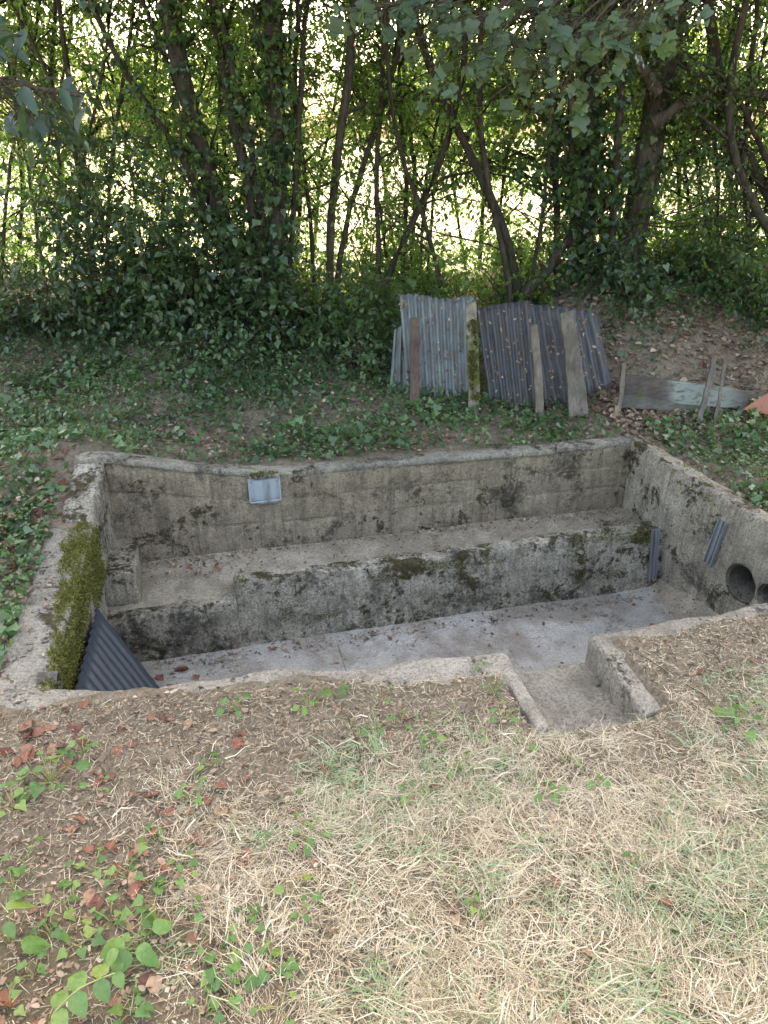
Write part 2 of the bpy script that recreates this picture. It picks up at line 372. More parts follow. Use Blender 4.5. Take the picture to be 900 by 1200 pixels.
# ------------------------------------------------------------------ the ground
XB0, XB1, YF, YB = -0.62, 2.62, 1.98, 3.82
def ycoords(): return np.unique(np.concatenate([[-400, -150, -60, -25, -12, -7, -4.5], np.arange(-3, 1.2, .055), np.arange(1.2, 2.3, .02), np.arange(2.3, 9.01, .055), [1.66, YF, YB, 3.9], [9.5, 10.5, 12, 15, 20, 30, 50, 90, 160, 300, 700]]))
def xcoords(): return np.unique(np.concatenate([[-700, -300, -120, -50, -25, -14, -9, -6.5], np.arange(-5, -1, .055), np.arange(-1, 2.9, .04), np.arange(2.9, 8.01, .055), [XB0, XB1, .90, 1.29], [9, 11, 15, 25, 50, 120, 300, 700]]))
gx, gy = xcoords(), ycoords()
GX, GY = np.meshgrid(gx, gy); GZ = gz(GX, GY)
nx, ny = len(gx), len(gy)
I, J = np.meshgrid(np.arange(nx - 1), np.arange(ny - 1))
cx = (gx[I] + gx[I + 1]) / 2; cy = (gy[J] + gy[J + 1]) / 2
xr = 2.47 + (3.78 - cy) * .135 + .06
inb = (cx > XB0 - .06) & (cx < xr) & (cy > lipback(cx) - .03) & (cy < YB + .04)
inb |= (cx > .90) & (cx < 1.29) & (cy > 1.66) & (cy < 2.1)
a = (J * nx + I)[~inb]
ground = npobj('ground', np.stack([GX, GY, GZ], -1), np.stack([a, a + 1, a + 1 + nx, a + nx], -1), None, M['soil'], smooth=True)
tag(ground, 'brown leaf strewn earth around the concrete basin', 'ground', kind='structure')
# the sunlit field beyond the trees
fx = np.unique(np.concatenate([np.linspace(-60, 90, 60), [-700, -300, -120, 150, 300, 700]])); fy = np.concatenate([[0, .25, .6], np.linspace(1, 60, 50), [80, 120, 200, 350, 690]])
FX, FY = np.meshgrid(fx, fy); E0 = AX[:2] * 7.3
WX = E0[0] + FX * RX[0] + FY * AX[0]; WY = E0[1] + FX * RX[1] + FY * AX[1]
FZ = np.maximum(gz(WX, WY), .3) + .03 + .02 * wob(FX, FY, .8, 3) - .3 * (FY < .1)
I, J = np.meshgrid(np.arange(len(fx) - 1), np.arange(len(fy) - 1)); a = (J * len(fx) + I).ravel()
field = npobj('field', np.stack([WX, WY, FZ], -1), np.stack([a, a + 1, a + 1 + len(fx), a + len(fx)], -1), None, M['field'], smooth=True)
tag(field, 'sunlit dry straw coloured field beyond the trees', 'field', kind='structure')

# ------------------------------------------------------------------ the concrete basin
basin = empty('wash_basin', (0.95, 2.9, -0.8))
tag(basin, 'sunken rectangular concrete wash basin with bench, trough and mossy walls', 'wash basin')
ZB, ZT, ZF = -0.455, -0.415, -0.785                       # bench, trough wall top, trough floor
def topz(x): return float(np.interp(x, [-.8, -.55, -.2, .1, .38, 1.2, 2.5, 2.7], [.20, .185, .10, .035, .0, .005, -.01, -.02]))
def wxr(y): return 2.465 + (3.78 - y) * .135              # inner face of the right wall
# back wall: mortar core, a coping and courses of blocks
core = slab('back_wall', box8(-.72, 2.62, 3.7757, 3.90, -.85, -.03), M['wallback'], basin, .06, .01, .003,
            warp=lambda p: (p.x, p.y, p.z + (topz(p.x) * ss(-.45, -.03, p.z))))
cop = slab('coping', box8(-.70, 2.60, 3.766, 3.86, -.04, 0), M['coping'], core, .03, .014, .006, 12,
           warp=lambda p: (p.x, p.y + .01 * math.sin(p.x * 3), p.z + topz(p.x) + .006 * mn.noise(Vector((p.x * 6, 0, 3)))))
rows = [(ZB - .02, -.305, 0.0), (-.305, -.165, .17), (-.165, -.048, .05)]
for k, (z0, z1, off) in enumerate(rows):
    x = -.66 - off; i = 0
    while x < 2.47:
        L = .355 + .06 * math.sin(i * 2.3 + k * 1.7); x1 = min(x + L, 2.485); x0 = max(x, -.66)
        if x1 - x0 > .05:
            pr = .002 * math.sin(i * 5.1 + k * 2.2)
            def wp(p): return (p.x, p.y, p.z + topz(p.x) * ss(-.45, -.03, p.z))
            slab('block', box8(x0 + .004, x1 - .004, 3.772 + pr, 3.80, z0 + .004, z1 - .004), M['wallback'], core, .045, .010, .004, 11, warp=wp, seed=i * 3.1 + k)
        x += L; i += 1
slab('render_patch', box8(.195, .325, 3.762, 3.79, ZB, -.16), M['wallback'], core, .04, .01, .004)
# bench, its end ledge, and the trough wall
slab('bench', [(-.66, 3.36, -.8), (2.6, 3.36, -.8), (2.6, 3.8, -.8), (-.66, 3.8, -.8), (-.66, 3.36, ZB - .045), (2.6, 3.36, ZB - .02), (2.6, 3.8, ZB), (-.66, 3.8, ZB)], M['bench'], basin, .05, .01, .006, 6)
slab('ledge', box8(-.66, -.465, 3.40, 3.785, ZB - .05, -.30), M['sidewall'], basin, .04, .015, .005)
slab('trough_wall_low', box8(-.645, .02, 3.30, 3.44, -.86, ZB - .038), M['trough'], basin, .03, .02, .008, 10)
tw = slab('trough_wall', [(.0, 3.30, -.86), (2.61, 3.32, -.86), (2.60, 3.46, -.86), (.0, 3.44, -.86),
                     (.01, 3.355, ZT), (2.585, 3.365, ZT + .012), (2.575, 3.455, ZT + .012), (.01, 3.45, ZT)], M['trough'], basin, .028, .014, .009, 9)
# trough floor slabs with open joints
xs = [-.70, .52, 1.395, 2.06, 2.80]
for k in range(4):
    slab('floor_slab', box8(xs[k] + .0006, xs[k + 1] - .0006, 1.9, 3.36, -.90, ZF + .0015 * math.sin(k * 2.1)), M['floor'], basin, .06, .003, .005, 4, seed=k)
slab('silt_bank', [(2.25, 2.35, -.84), (2.95, 2.35, -.84), (2.75, 3.46, -.84), (2.42, 3.50, -.84), (2.42, 2.40, -.78), (2.95, 2.35, -.575), (2.74, 3.45, -.58), (2.56, 3.47, -.72)], M['bench'], basin, .05, .02, .012, 6)
# left wall: the low mossy length and the taller length behind it
lw = slab('side_wall', [(-.80, 2.09, -.9), (-.625, 2.09, -.9), (-.625, 3.40, -.9), (-.80, 3.40, -.9), (-.815, 2.09, 0.0), (-.635, 2.09, 0.0), (-.610, 3.40, 0.0), (-.815, 3.40, .0)], M['leftwall'], basin, .035, .018, .010, 8)
slab('side_wall_end', [(-.76, 3.395, -.9), (-.62, 3.395, -.9), (-.60, 3.80, -.9), (-.76, 3.90, -.9), (-.755, 3.395, .035), (-.618, 3.395, .02), (-.565, 3.79, .185), (-.72, 3.90, .19)], M['trough'], basin, .03, .025, .010, 8)
# right wall, pierced by two drain pipes
def rw(y, dz, off): return (wxr(y) + off, y, dz)
rwall = slab('pierced_wall', [rw(1.9, -.95, 0), rw(1.9, -.95, .15), rw(3.92, -.95, .15), rw(3.77, -.95, 0),
                         rw(1.9, -.125, 0.0), rw(1.9, -.135, .14), rw(3.92, -.012, .13), rw(3.77, .0, 0)], M['sidewall'], basin, .035, .02, .010, 7)
pd_dir = Vector((1, .135, .02)).normalized()
pipes = [(2.78, -.445, .105), (2.59, -.425, .08)]
for (py, pzc, pr) in pipes:
    c = Vector((wxr(py), py, pzc))
    bm = bmesh.new()
    bmesh.ops.create_cone(bm, cap_ends=True, segments=40, radius1=pr, radius2=pr, depth=.8)
    q = pd_dir.to_track_quat('Z', 'Y')
    for v in bm.verts: v.co = q @ v.co + c
    me = bpy.data.meshes.new('cut'); bm.to_mesh(me); bm.free(); cut = bpy.data.objects.new('cut', me); COL.objects.link(cut)
    md = rwall.modifiers.new('b', 'BOOLEAN'); md.operation = 'DIFFERENCE'; md.object = cut; md.solver = 'EXACT'
    bpy.context.view_layer.update()
    ev = rwall.evaluated_get(bpy.context.evaluated_depsgraph_get()); new = bpy.data.meshes.new_from_object(ev)
    rwall.modifiers.clear(); rwall.data = new; bpy.data.objects.remove(cut)
    # the pipe itself: a thick open tube running back into the bank
    K = 40; an = np.arange(K) * 2 * math.pi / K; V = []
    for (d_, rr) in ((1.1, pr - .012), (.022, pr - .012), (.014, pr - .009), (.012, pr - .002), (.014, pr + .001), (1.1, pr + .001)):
        for a_ in an: V.append(tuple(c + pd_dir * d_ + q @ Vector((math.cos(a_) * rr, math.sin(a_) * rr, 0))))
    V.append(tuple(c + pd_dir * 1.1)); Fc = []
    for i in range(5):
        for j in range(K): Fc.append((i * K + j, i * K + (j + 1) % K, (i + 1) * K + (j + 1) % K, (i + 1) * K + j))
    for j in range(0, K, 1): Fc.append((j, 6 * K, (j + 1) % K, (j + 1) % K))
    me = bpy.data.meshes.new('drain_pipe'); me.from_pydata(V, [], [tuple(dict.fromkeys(f)) for f in Fc]); me.materials.append(M['pipe'])
    me.polygons.foreach_set('use_smooth', np.ones(len(me.polygons), bool))
    o = bpy.data.objects.new('drain_pipe', me); link(o); child(o, basin)
# front lip, left and right of the notch
def wl(p): return (p.x, p.y + .018 * mn.noise(Vector((p.x * 4, 1, 0))) + .012 * math.sin(p.x * 7) * (p.x < .2), p.z + .008 * mn.noise(Vector((p.x * 5, 7, p.y * 5))))
slab('front_wall', [(-.80, 1.95, -.9), (.93, 1.80, -.9), (.93, 1.985, -.9), (-.80, 2.155, -.9), (-.80, 1.97, 0), (.93, 1.80, -.003), (.93, 1.985, -.003), (-.80, 2.155, 0)], M['lip'], basin, .03, .014, .009, 10, warp=wl)
slab('front_wall_end', [(1.265, 1.86, -.9), (2.80, 2.06, -.9), (2.80, 2.24, -.9), (1.265, 2.02, -.9), (1.265, 1.86, 0), (2.80, 2.06, -.135), (2.80, 2.24, -.135), (1.265, 2.02, .002)], M['lip'], basin, .03, .022, .009, 10, warp=wl)
slab('notch_wall', [(.868, 1.60, -.4), (.922, 1.60, -.4), (.925, 1.93, -.4), (.868, 1.93, -.4), (.868, 1.60, .0), (.922, 1.60, .0), (.925, 1.93, .004), (.868, 1.93, .004)], M['lip'], basin, .03, .014, .006, 12)
slab('notch_wall', [(1.262, 1.60, -.4), (1.335, 1.60, -.4), (1.335, 1.90, -.4), (1.262, 1.90, -.4), (1.255, 1.60, -.012), (1.325, 1.60, -.012), (1.335, 1.90, .0), (1.266, 1.90, .006)], M['lip'], basin, .03, .012, .006, 12)
slab('step', box8(.90, 1.29, 1.55, 2.03, -.9, -.135), M['step'], basin, .035, .015, .009, 8)
slab('step', box8(.90, 1.29, 1.50, 1.78, -.3, -.122), M['step'], basin, .035, .015, .008, 8, seed=4)
# galvanised guide rails: thin channels with upturned edges
def rail(p0, p1, side, out, wdt):
    p0, p1, side, out = (np.array(v, float) for v in (p0, p1, side, out)); side = nrm(side); out = nrm(out)
    prof = [(-wdt / 2, 0), (-wdt / 2, .022), (-wdt / 2 + .004, .022), (-wdt / 2 + .004, .006), (-.004, .006), (-.004, .014), (.004, .014), (.004, .006), (wdt / 2 - .004, .006), (wdt / 2 - .004, .022), (wdt / 2, .022), (wdt / 2, 0)]
    V = [p + side * a_ + out * b_ for p in (p0, p1) for a_, b_ in prof]; n = len(prof)
    me = bpy.data.meshes.new('guide_rail'); me.from_pydata([tuple(v) for v in V], [], [(i, (i + 1) % n, n + (i + 1) % n, n + i) for i in range(n)] + [tuple(range(n))[::-1], tuple(range(n, 2 * n))])
    me.materials.append(M['rail']); o = bpy.data.objects.new('guide_rail', me); link(o); child(o, basin)
rail((2.44, 3.352, ZT + .02), (2.455, 3.318, -.72), (1, 0, 0), (0, -1, -.1), .045)
rail((wxr(2.965) - .002, 2.965, -.165), (wxr(3.0) - .002, 3.0, -.45), (0, 1, .05), (-1, -.13, 0), .062)
# little outlet through the corner of the left wall
c = Vector((-.628, 2.235, -.035)); K = 24
V = []; Fc = []
for (d_, rr) in ((.05, .026), (-.012, .026), (-.014, .034), (.05, .036)):
    for j in range(K):
        a_ = j * 2 * math.pi / K; V.append((c.x - d_, c.y + math.cos(a_) * rr, c.z + math.sin(a_) * rr * 1.3))
for i in range(3):
    for j in range(K): Fc.append((i * K + j, i * K + (j + 1) % K, (i + 1) * K + (j + 1) % K, (i + 1) * K + j))
Fc.append(tuple(range(K)))
me = bpy.data.meshes.new('outlet_pipe'); me.from_pydata(V, [], Fc); me.materials.append(M['pipe']); o = bpy.data.objects.new('outlet_pipe', me); link(o); child(o, basin)

# moss: thousands of short shoots on cushions over the inner half of the left wall and along edges
def mossy(name, P, N, size, parent, mat='moss'):
    n = len(P); d = nrm(N + R.normal(size=(n, 3)) * .9)
    V, Fc, r = leaves(P, d, rdir(n), size * R.uniform(.6, 1.5, n), size * .55, T_SCRAP)
    lo = npobj(name, V, Fc, r, M[mat], parent); lo['kind'] = 'stuff'; return lo
n = 60000
v = R.uniform(2.14, 3.40, n); u = R.uniform(-.13, .30, n)   # u < 0: on the top, u > 0: down the face
edge = -.112 + .085 * ss(3.25, 2.3, v) + .018 * wob(v, v, 9); low = .04 + .15 * ss(3.42, 2.9, v) * 1.0 + .10 * ss(2.9, 2.3, v) + .03 * wob(v, v * 2, 6, 2)
low = np.where(v > 3.05, .33, low)
k = (u > edge) & (u < low) & (R.random(n) < .25 + .9 * (wob(v, u * 3, 9, 3) + .55) * ss(0, .05, np.minimum(u - edge, low - u) + .01)); u, v = u[k], v[k]; n = len(u)
xe = -.632 + (v - 1.9) / 1.5 * .022
P = np.stack([np.where(u < 0, xe + u, xe + .004 - .006 * (u > .05)), v, np.where(u < 0, .002, -u)], 1) + R.normal(size=(n, 3)) * .004
near = np.exp(-(u / .02) ** 2); P[:, 0] -= near * .008; P[:, 2] -= near * .006
mossy('moss', P, np.where((u < 0)[:, None], (0.1, 0, 1.), (1., 0, .35)), .0095, basin)
n = 9000
x = R.uniform(.02, 2.58, n); t_ = R.uniform(-.075, .09, n)
k = (wob(x, t_ * 4, 3.1, 1.2) + .5 * wob(x, t_ * 9, 9, 3) > .36 + np.abs(t_) * 3.5); x, t_ = x[k], t_[k]; n = len(x)
P = np.stack([x, np.where(t_ > 0, 3.36 + t_, 3.358 + t_ * .12), np.where(t_ > 0, ZT + .004, ZT + t_)], 1) + R.normal(size=(n, 3)) * .003
mossy('moss', P, np.where((t_ > 0)[:, None], (0, -.2, 1.), (0, -1., .3)), .011, basin)
n = 4500
v = R.uniform(2.1, 3.75, n); u = R.uniform(-.07, .08, n); k = wob(v, u * 5, 4.3, 2.5) + .5 * wob(v, u * 8, 11, 1) > .42 + np.abs(u) * 4; v, u = v[k], u[k]; n = len(v)
zt = np.interp(v, [1.9, 3.77], [-.125, 0.])
P = np.stack([np.where(u > 0, wxr(v) + u, wxr(v) - .004), v, np.where(u > 0, zt + .002, zt + u)], 1) + R.normal(size=(n, 3)) * .003
mossy('moss', P, np.where((u > 0)[:, None], (-.2, 0, 1.), (-1., 0, .4)), .011, basin)

# darker brown moss in a ragged band low on the trough wall and in patches on the back and right walls
n = 26000; x = R.uniform(-.55, 2.5, n); z = R.uniform(-.74, ZT - .02, n)
band = .55 * np.exp(-((z + .655 - .02 * wob(x, x, 3)) / .045) ** 2) + .28 * np.exp(-((z + .48) / .05) ** 2)
k = wob(x, z * 2.2, 4.2, 6) * .7 + .55 * wob(x, z * 2, 13, 2) + .3 * wob(x, z, 37, 5) > .80 - band; x, z = x[k], z[k]; k = (x > .03) | (z < ZB - .06); x, z = x[k], z[k]; n = len(x)
yy = 3.30 + (z + .86) / .445 * np.where(x > .01, .055, 0) - .011
mossy('moss', np.stack([x, yy, z], 1) + R.normal(size=(n, 3)) * .0025, np.tile((0, -1., .3), (n, 1)), .0075, basin, 'moss_dark')
n = 16000; x = R.uniform(-.5, 2.42, n); z = R.uniform(-.42, -.02, n); k = wob(x, z * 2.4, 3.7, 9) * .8 + .55 * wob(x, z * 2, 12, 4) + .3 * wob(x, z, 33, 1) > .80 + .25 * ss(.5, 2.2, x) - .3 * np.exp(-((x - .45) / .12) ** 2 - ((z + .2) / .1) ** 2); x, z = x[k], z[k]; n = len(x)
mossy('moss', np.stack([x, np.full(n, 3.764), z], 1) + R.normal(size=(n, 3)) * .002, np.tile((0, -1., .3), (n, 1)), .006, core, 'moss_dark')
# the pale steel plate hung on the back wall
plate = empty('wall_plate', (.235, 3.75, -.15)); tag(plate, 'pale blue grey steel plate fixed to the back wall under a mossy lintel', 'metal plate')
slab('panel', [(.152, 3.748, -.142), (.312, 3.748, -.150), (.312, 3.758, -.150), (.152, 3.758, -.142), (.148, 3.744, -.012), (.316, 3.744, -.018), (.316, 3.756, -.018), (.148, 3.756, -.012)], M['plate'], plate, .04, .003, .0012)
for (sx_, sz_) in ((.162, -.028), (.302, -.033), (.166, -.128), (.298, -.136)):
    bm = bmesh.new(); bmesh.ops.create_cone(bm, cap_ends=True, segments=12, radius1=.005, radius2=.004, depth=.004)
    for v in bm.verts: v.co = Vector((v.co.x + sx_, 3.7435 - v.co.z, v.co.y + sz_))
    me = bpy.data.meshes.new('screw'); bm.to_mesh(me); bm.free(); me.materials.append(M['rustsheet']); o = bpy.data.objects.new('screw', me); link(o); child(o, plate)
for (xa, xb, za, zb) in ((.144, .320, -.020, -.010), (.144, .154, -.15, -.020), (.310, .320, -.155, -.022), (.150, .314, -.156, -.147)):
    slab('rim', box8(xa, xb, 3.7425, 3.760, za, zb), M['plate'], plate, .05, .003, .001)
slab('lintel', box8(.155, .315, 3.735, 3.785, -.010, .014), M['trough'], plate, .03, .008, .005, 14)
slab('lower_edge', [(.19, 3.742, -.165), (.30, 3.742, -.172), (.30, 3.772, -.172), (.19, 3.772, -.165), (.19, 3.742, -.151), (.30, 3.742, -.158), (.30, 3.772, -.158), (.19, 3.772, -.151)], M['galv'], plate, .04, .003, .002)
n = 160; P = np.stack([R.uniform(.16, .31, n), R.uniform(3.735, 3.775, n), np.full(n, .014)], 1); mossy('moss', P, np.tile((0, -.3, 1.), (n, 1)), .010, plate)

# ------------------------------------------------------------------ corrugated sheets and their stakes
def corrugated(name, label, c4, nw, amp, mat, thick=.004, jag=0.0, nv=14, debris=0, group=None, dent=1.0):
    """c4: bottom left, bottom right, top right, top left."""
    c4 = np.array(c4, float); base = c4[:2].mean(0)
    root = empty(name, tuple(base)); tag(root, label, 'metal sheet', group)
    nu = nw * 8 + 1; u = np.linspace(0, 1, nu); v = np.linspace(0, 1, nv)
    U, Vv = np.meshgrid(u, v)
    P = (1 - U)[..., None] * ((1 - Vv)[..., None] * c4[0] + Vv[..., None] * c4[3]) + U[..., None] * ((1 - Vv)[..., None] * c4[1] + Vv[..., None] * c4[2])
    nn = nrm(np.cross(c4[1] - c4[0], c4[3] - c4[0]))
    P = P + nn * (amp * np.sin(U * nw * 2 * math.pi) + dent * .012 * wob(U * 3, Vv * 3, 2, nw) + dent * .006 * wob(U * 9, Vv * 7, 2, nw + 2))[..., None]
    ja = jag * (R.normal(size=nu) * .4 + np.sin(u * 9) * .6); P[-1] += ja[:, None] * nrm(c4[3] - c4[0])
    back = P - nn * thick
    A = P.reshape(-1, 3); B = back.reshape(-1, 3); n = len(A)
    I, J = np.meshgrid(np.arange(nu - 1), np.arange(nv - 1)); a = (J * nu + I).ravel(); q = np.stack([a, a + 1, a + 1 + nu, a + nu], -1)
    rim = []
    for i in range(nu - 1): rim += [(i, i + n, i + 1 + n, i + 1), ((nv - 1) * nu + i, (nv - 1) * nu + i + 1, (nv - 1) * nu + i + 1 + n, (nv - 1) * nu + i + n)]
    for j in range(nv - 1): rim += [(j * nu, (j + 1) * nu, (j + 1) * nu + n, j * nu + n), (j * nu + nu - 1, j * nu + nu - 1 + n, (j + 1) * nu + nu - 1 + n, (j + 1) * nu + nu - 1)]
    npobj('sheet', np.concatenate([A, B]), np.concatenate([q, q[:, ::-1] + n, np.array(rim)]), None, mat, root, True)
    if debris:
        s, t_ = R.random(debris), R.random(debris) ** 1.3
        Q = (1 - s)[:, None] * ((1 - t_)[:, None] * c4[0] + t_[:, None] * c4[3]) + s[:, None] * ((1 - t_)[:, None] * c4[1] + t_[:, None] * c4[2]) + nn * (amp + .003)
        V, Fc, r = leaves(Q, rdir(debris) - nn * (rdir(debris) @ nn)[:, None] + [0, 0, -.3], nn + R.normal(size=(debris, 3)) * .3, R.uniform(.012, .035, debris), R.uniform(.008, .02, debris), T_SCRAP)
        d = npobj('stuck_leaf_debris', V, Fc, r, M['litter'], root); d['kind'] = 'stuff'
    return root
def P2(x, y, D): return pd(x, y, D)
corrugated('corrugated_sheet', 'low pale galvanised corrugated sheet half sunk in ivy behind the reddish stake',
           [P2(456, 462, 4.98), P2(492, 474, 4.98), P2(488, 372, 5.10), P2(462, 386, 5.10)], 4, .010, M['galv'], debris=10)
corrugated('corrugated_sheet', 'tall grey green galvanised corrugated sheet standing between the reddish and mossy stakes',
           [P2(478, 480, 4.90), P2(561, 484, 4.88), P2(558, 350, 5.10), P2(468, 346, 5.12)], 11, .011, M['galv'], jag=.016, debris=130)
corrugated('corrugated_sheet', 'slate dark corrugated sheet beside the mossy stake',
           [P2(575, 482, 4.86), P2(632, 486, 4.84), P2(622, 352, 5.08), P2(558, 360, 5.10)], 8, .011, M['slate'], debris=110)
corrugated('corrugated_sheet', 'slate dark corrugated sheet behind the wide grey board, partly buried in leaves',
           [P2(640, 484, 4.88), P2(718, 452, 4.98), P2(698, 365, 5.18), P2(620, 356, 5.12)], 8, .012, M['slate'], debris=130)

def stake(label, p0, p1, wpx, D0, D1, mat, th=.022, taper=.85, cat='stake', name='wooden_stake', jag=.02, group=None, amp=.006):
    a_, b_ = P2(*p0, D0), P2(*p1, D1); ax = nrm(b_ - a_); wd = wpx / F * D0 / math.cos(PITCH) * .5 * .84
    s = nrm(np.cross(ax, -AX)); s = s if s @ RX > 0 else -s; n_ = np.cross(s, ax); n_ = n_ if n_ @ AX > 0 else -n_
    g = a_ - ax * .07
    c8 = [g - s * wd, g + s * wd, g + s * wd + n_ * th, g - s * wd + n_ * th]
    w2 = wd * taper; c8 += [b_ - s * w2 - ax * jag, b_ + s * w2, b_ + s * w2 + n_ * th, b_ - s * w2 + n_ * th - ax * jag * .4]
    loc = Vector(a_)
    o = slab(name, [np.array(v) - a_ for v in c8], mat, None, .03, .005, amp, 14)
    o.location = loc; return tag(o, label, cat, group)
stake('reddish brown rotting stake against the tall galvanised sheet', (486, 474), (485, 372), 13, 4.78, 4.92, M['wood_red'])
ms = stake('moss covered stake where the galvanised and dark sheets meet', (556, 474), (552, 352), 15, 4.76, 4.93, M['wood_moss'], jag=.05)
n = 2600; t_ = R.uniform(.05, .82, n); a_, b_ = P2(556, 474, 4.76), P2(552, 352, 4.93)
P = a_ + (b_ - a_) * t_[:, None] + RX * R.uniform(-.034, .034, n)[:, None] - AX * .003
k = wob(t_ * 3, P[:, 0] * 9, 3, 1) > -.05; mo = mossy('moss', P[k], np.tile(-AX + [0, 0, .3], (k.sum(), 1)), .013, ms)
stake('narrow pale stake leaning on the dark sheets', (633, 482), (626, 380), 11, 4.72, 4.90, M['wood_pale'], jag=.012)
stake('wide grey weathered board leaning on the dark sheets', (678, 474), (664, 365), 25, 4.72, 4.92, M['wood_grey'], .035, .68, 'board', 'wooden_board', .012)
# fallen boards held by short stakes to the right
def board(label, pa, pb, pc, pd_, Da, Db, mat, th=.03):
    A, B, C_, D_ = P2(*pa, Da), P2(*pb, Db), P2(*pc, Db + .05), P2(*pd_, Da + .05); o0 = A.copy(); n_ = AX * th
    o = slab('wooden_board', [A - o0, B - o0, B + n_ - o0, A + n_ - o0, D_ - o0, C_ - o0, C_ + n_ - o0, D_ + n_ - o0], mat, None, .05, .006, .006, 9)
    o.location = Vector(o0); return tag(o, label, 'board')
b1 = board('dark weathered board with flaking pale green paint lying along the bank', (727, 466), (872, 481), (884, 460), (732, 439), 4.98, 4.92, M['wood_dark'])
b2 = board('thin dark damp board under the paint flaked board', (728, 478), (832, 486), (832, 475), (728, 462), 4.93, 4.90, M['wood_dark2'], .02)
stake('short brown stake at the end of the fallen boards', (727, 474), (731, 424), 6, 4.88, 4.94, M['wood_pale'], .018, .9)
stake('short brown stake tilted across the paint flaked board', (823, 484), (838, 416), 8, 4.80, 4.94, M['wood_grey'], .02, .9)
stake('thin grey stick standing beside the tilted stake on the boards', (841, 484), (849, 424), 5.5, 4.78, 4.93, M['wood_grey'], .012, .9)
rs = board('rusty red metal sheet lying on the bank past the boards', (872, 480), (960, 500), (965, 455), (905, 458), 4.80, 4.70, M['rustsheet'], .006); rs.name = 'rusty_sheet'; rs['category'] = 'metal sheet'
# the black sheet leaning in the corner of the trough
A = np.array([-.596, 2.985, -.225]); D_ = np.array([-.598, 2.10, -.13]); B = np.array([-.29, 2.80, -.76]); C_ = B + (D_ - A)
corrugated('corrugated_sheet', 'black ribbed sheet leaning in the corner of the basin against the mossy wall', [B, C_, D_, A], 13, .0055, M['black'], .003, nv=10, dent=.12)

# ------------------------------------------------------------------ trees of the hedge row
def ground_at(p): return float(gz(p[0], p[1]))
def resample(pts, K):
    pts = np.array(pts, float); d = np.r_[0, np.cumsum(np.linalg.norm(np.diff(pts, axis=0), axis=1))]
    s = np.linspace(0, d[-1], K); P = np.stack([np.interp(s, d, pts[:, i]) for i in range(3)], 1)
    for _ in range(2): P[1:-1] = .25 * P[:-2] + .5 * P[1:-1] + .25 * P[2:]
    return P
def arcs(start, dirs, length, K=6, bend=(0, 0, 0), jit=.12):
    """curved shoots: start (N,3), dirs (N,3), length (N,) -> paths (N,K,3)"""
    n = len(start); t = np.linspace(0, 1, K)[None, :, None]
    b = np.array(bend, float) + R.normal(size=(n, 3)) * .3
    P = start[:, None] + (dirs[:, None] * t + b[:, None] * t ** 2 * .5) * length[:, None, None]
    j = R.normal(size=P.shape) * jit * (length / K)[:, None, None]; j[:, 0] = 0
    return P + j
def along(paths, n):                                      # n random points with tangents on each of many paths
    N, K, _ = paths.shape; i = R.integers(0, N, n); s = R.random(n) * (K - 1.001); k = s.astype(int); f = (s - k)[:, None]
    return paths[i, k] * (1 - f) + paths[i, k + 1] * f, nrm(paths[i, k + 1] - paths[i, k])
def leafy(twigs, per, L, Wr, bag, T=T_OVATE, droop=.5, spread=1.0):
    """alternate leaves along every twig"""
    N, K, _ = twigs.shape; s = np.linspace(.12, 1, per) * (K - 1.001); k = s.astype(int); f = (s - k)[None, :, None]
    P = (twigs[:, k] * (1 - f) + twigs[:, k + 1] * f).reshape(-1, 3); tg = np.repeat(nrm(twigs[:, k + 1] - twigs[:, k]).reshape(-1, 3), 1, 0)
    n = len(P); side = nrm(np.cross(tg, rdir(n))) * spread
    d = nrm(tg * .5 + side + [0, 0, -droop] + R.normal(size=(n, 3)) * .25)
    nn = rdir(n, 1.6); l = L * R.uniform(.6, 1.25, n)
    keep = R.random(n) < .93
    bag.add(*leaves(P[keep], d[keep], nn[keep], l[keep], (l * Wr)[keep], T))

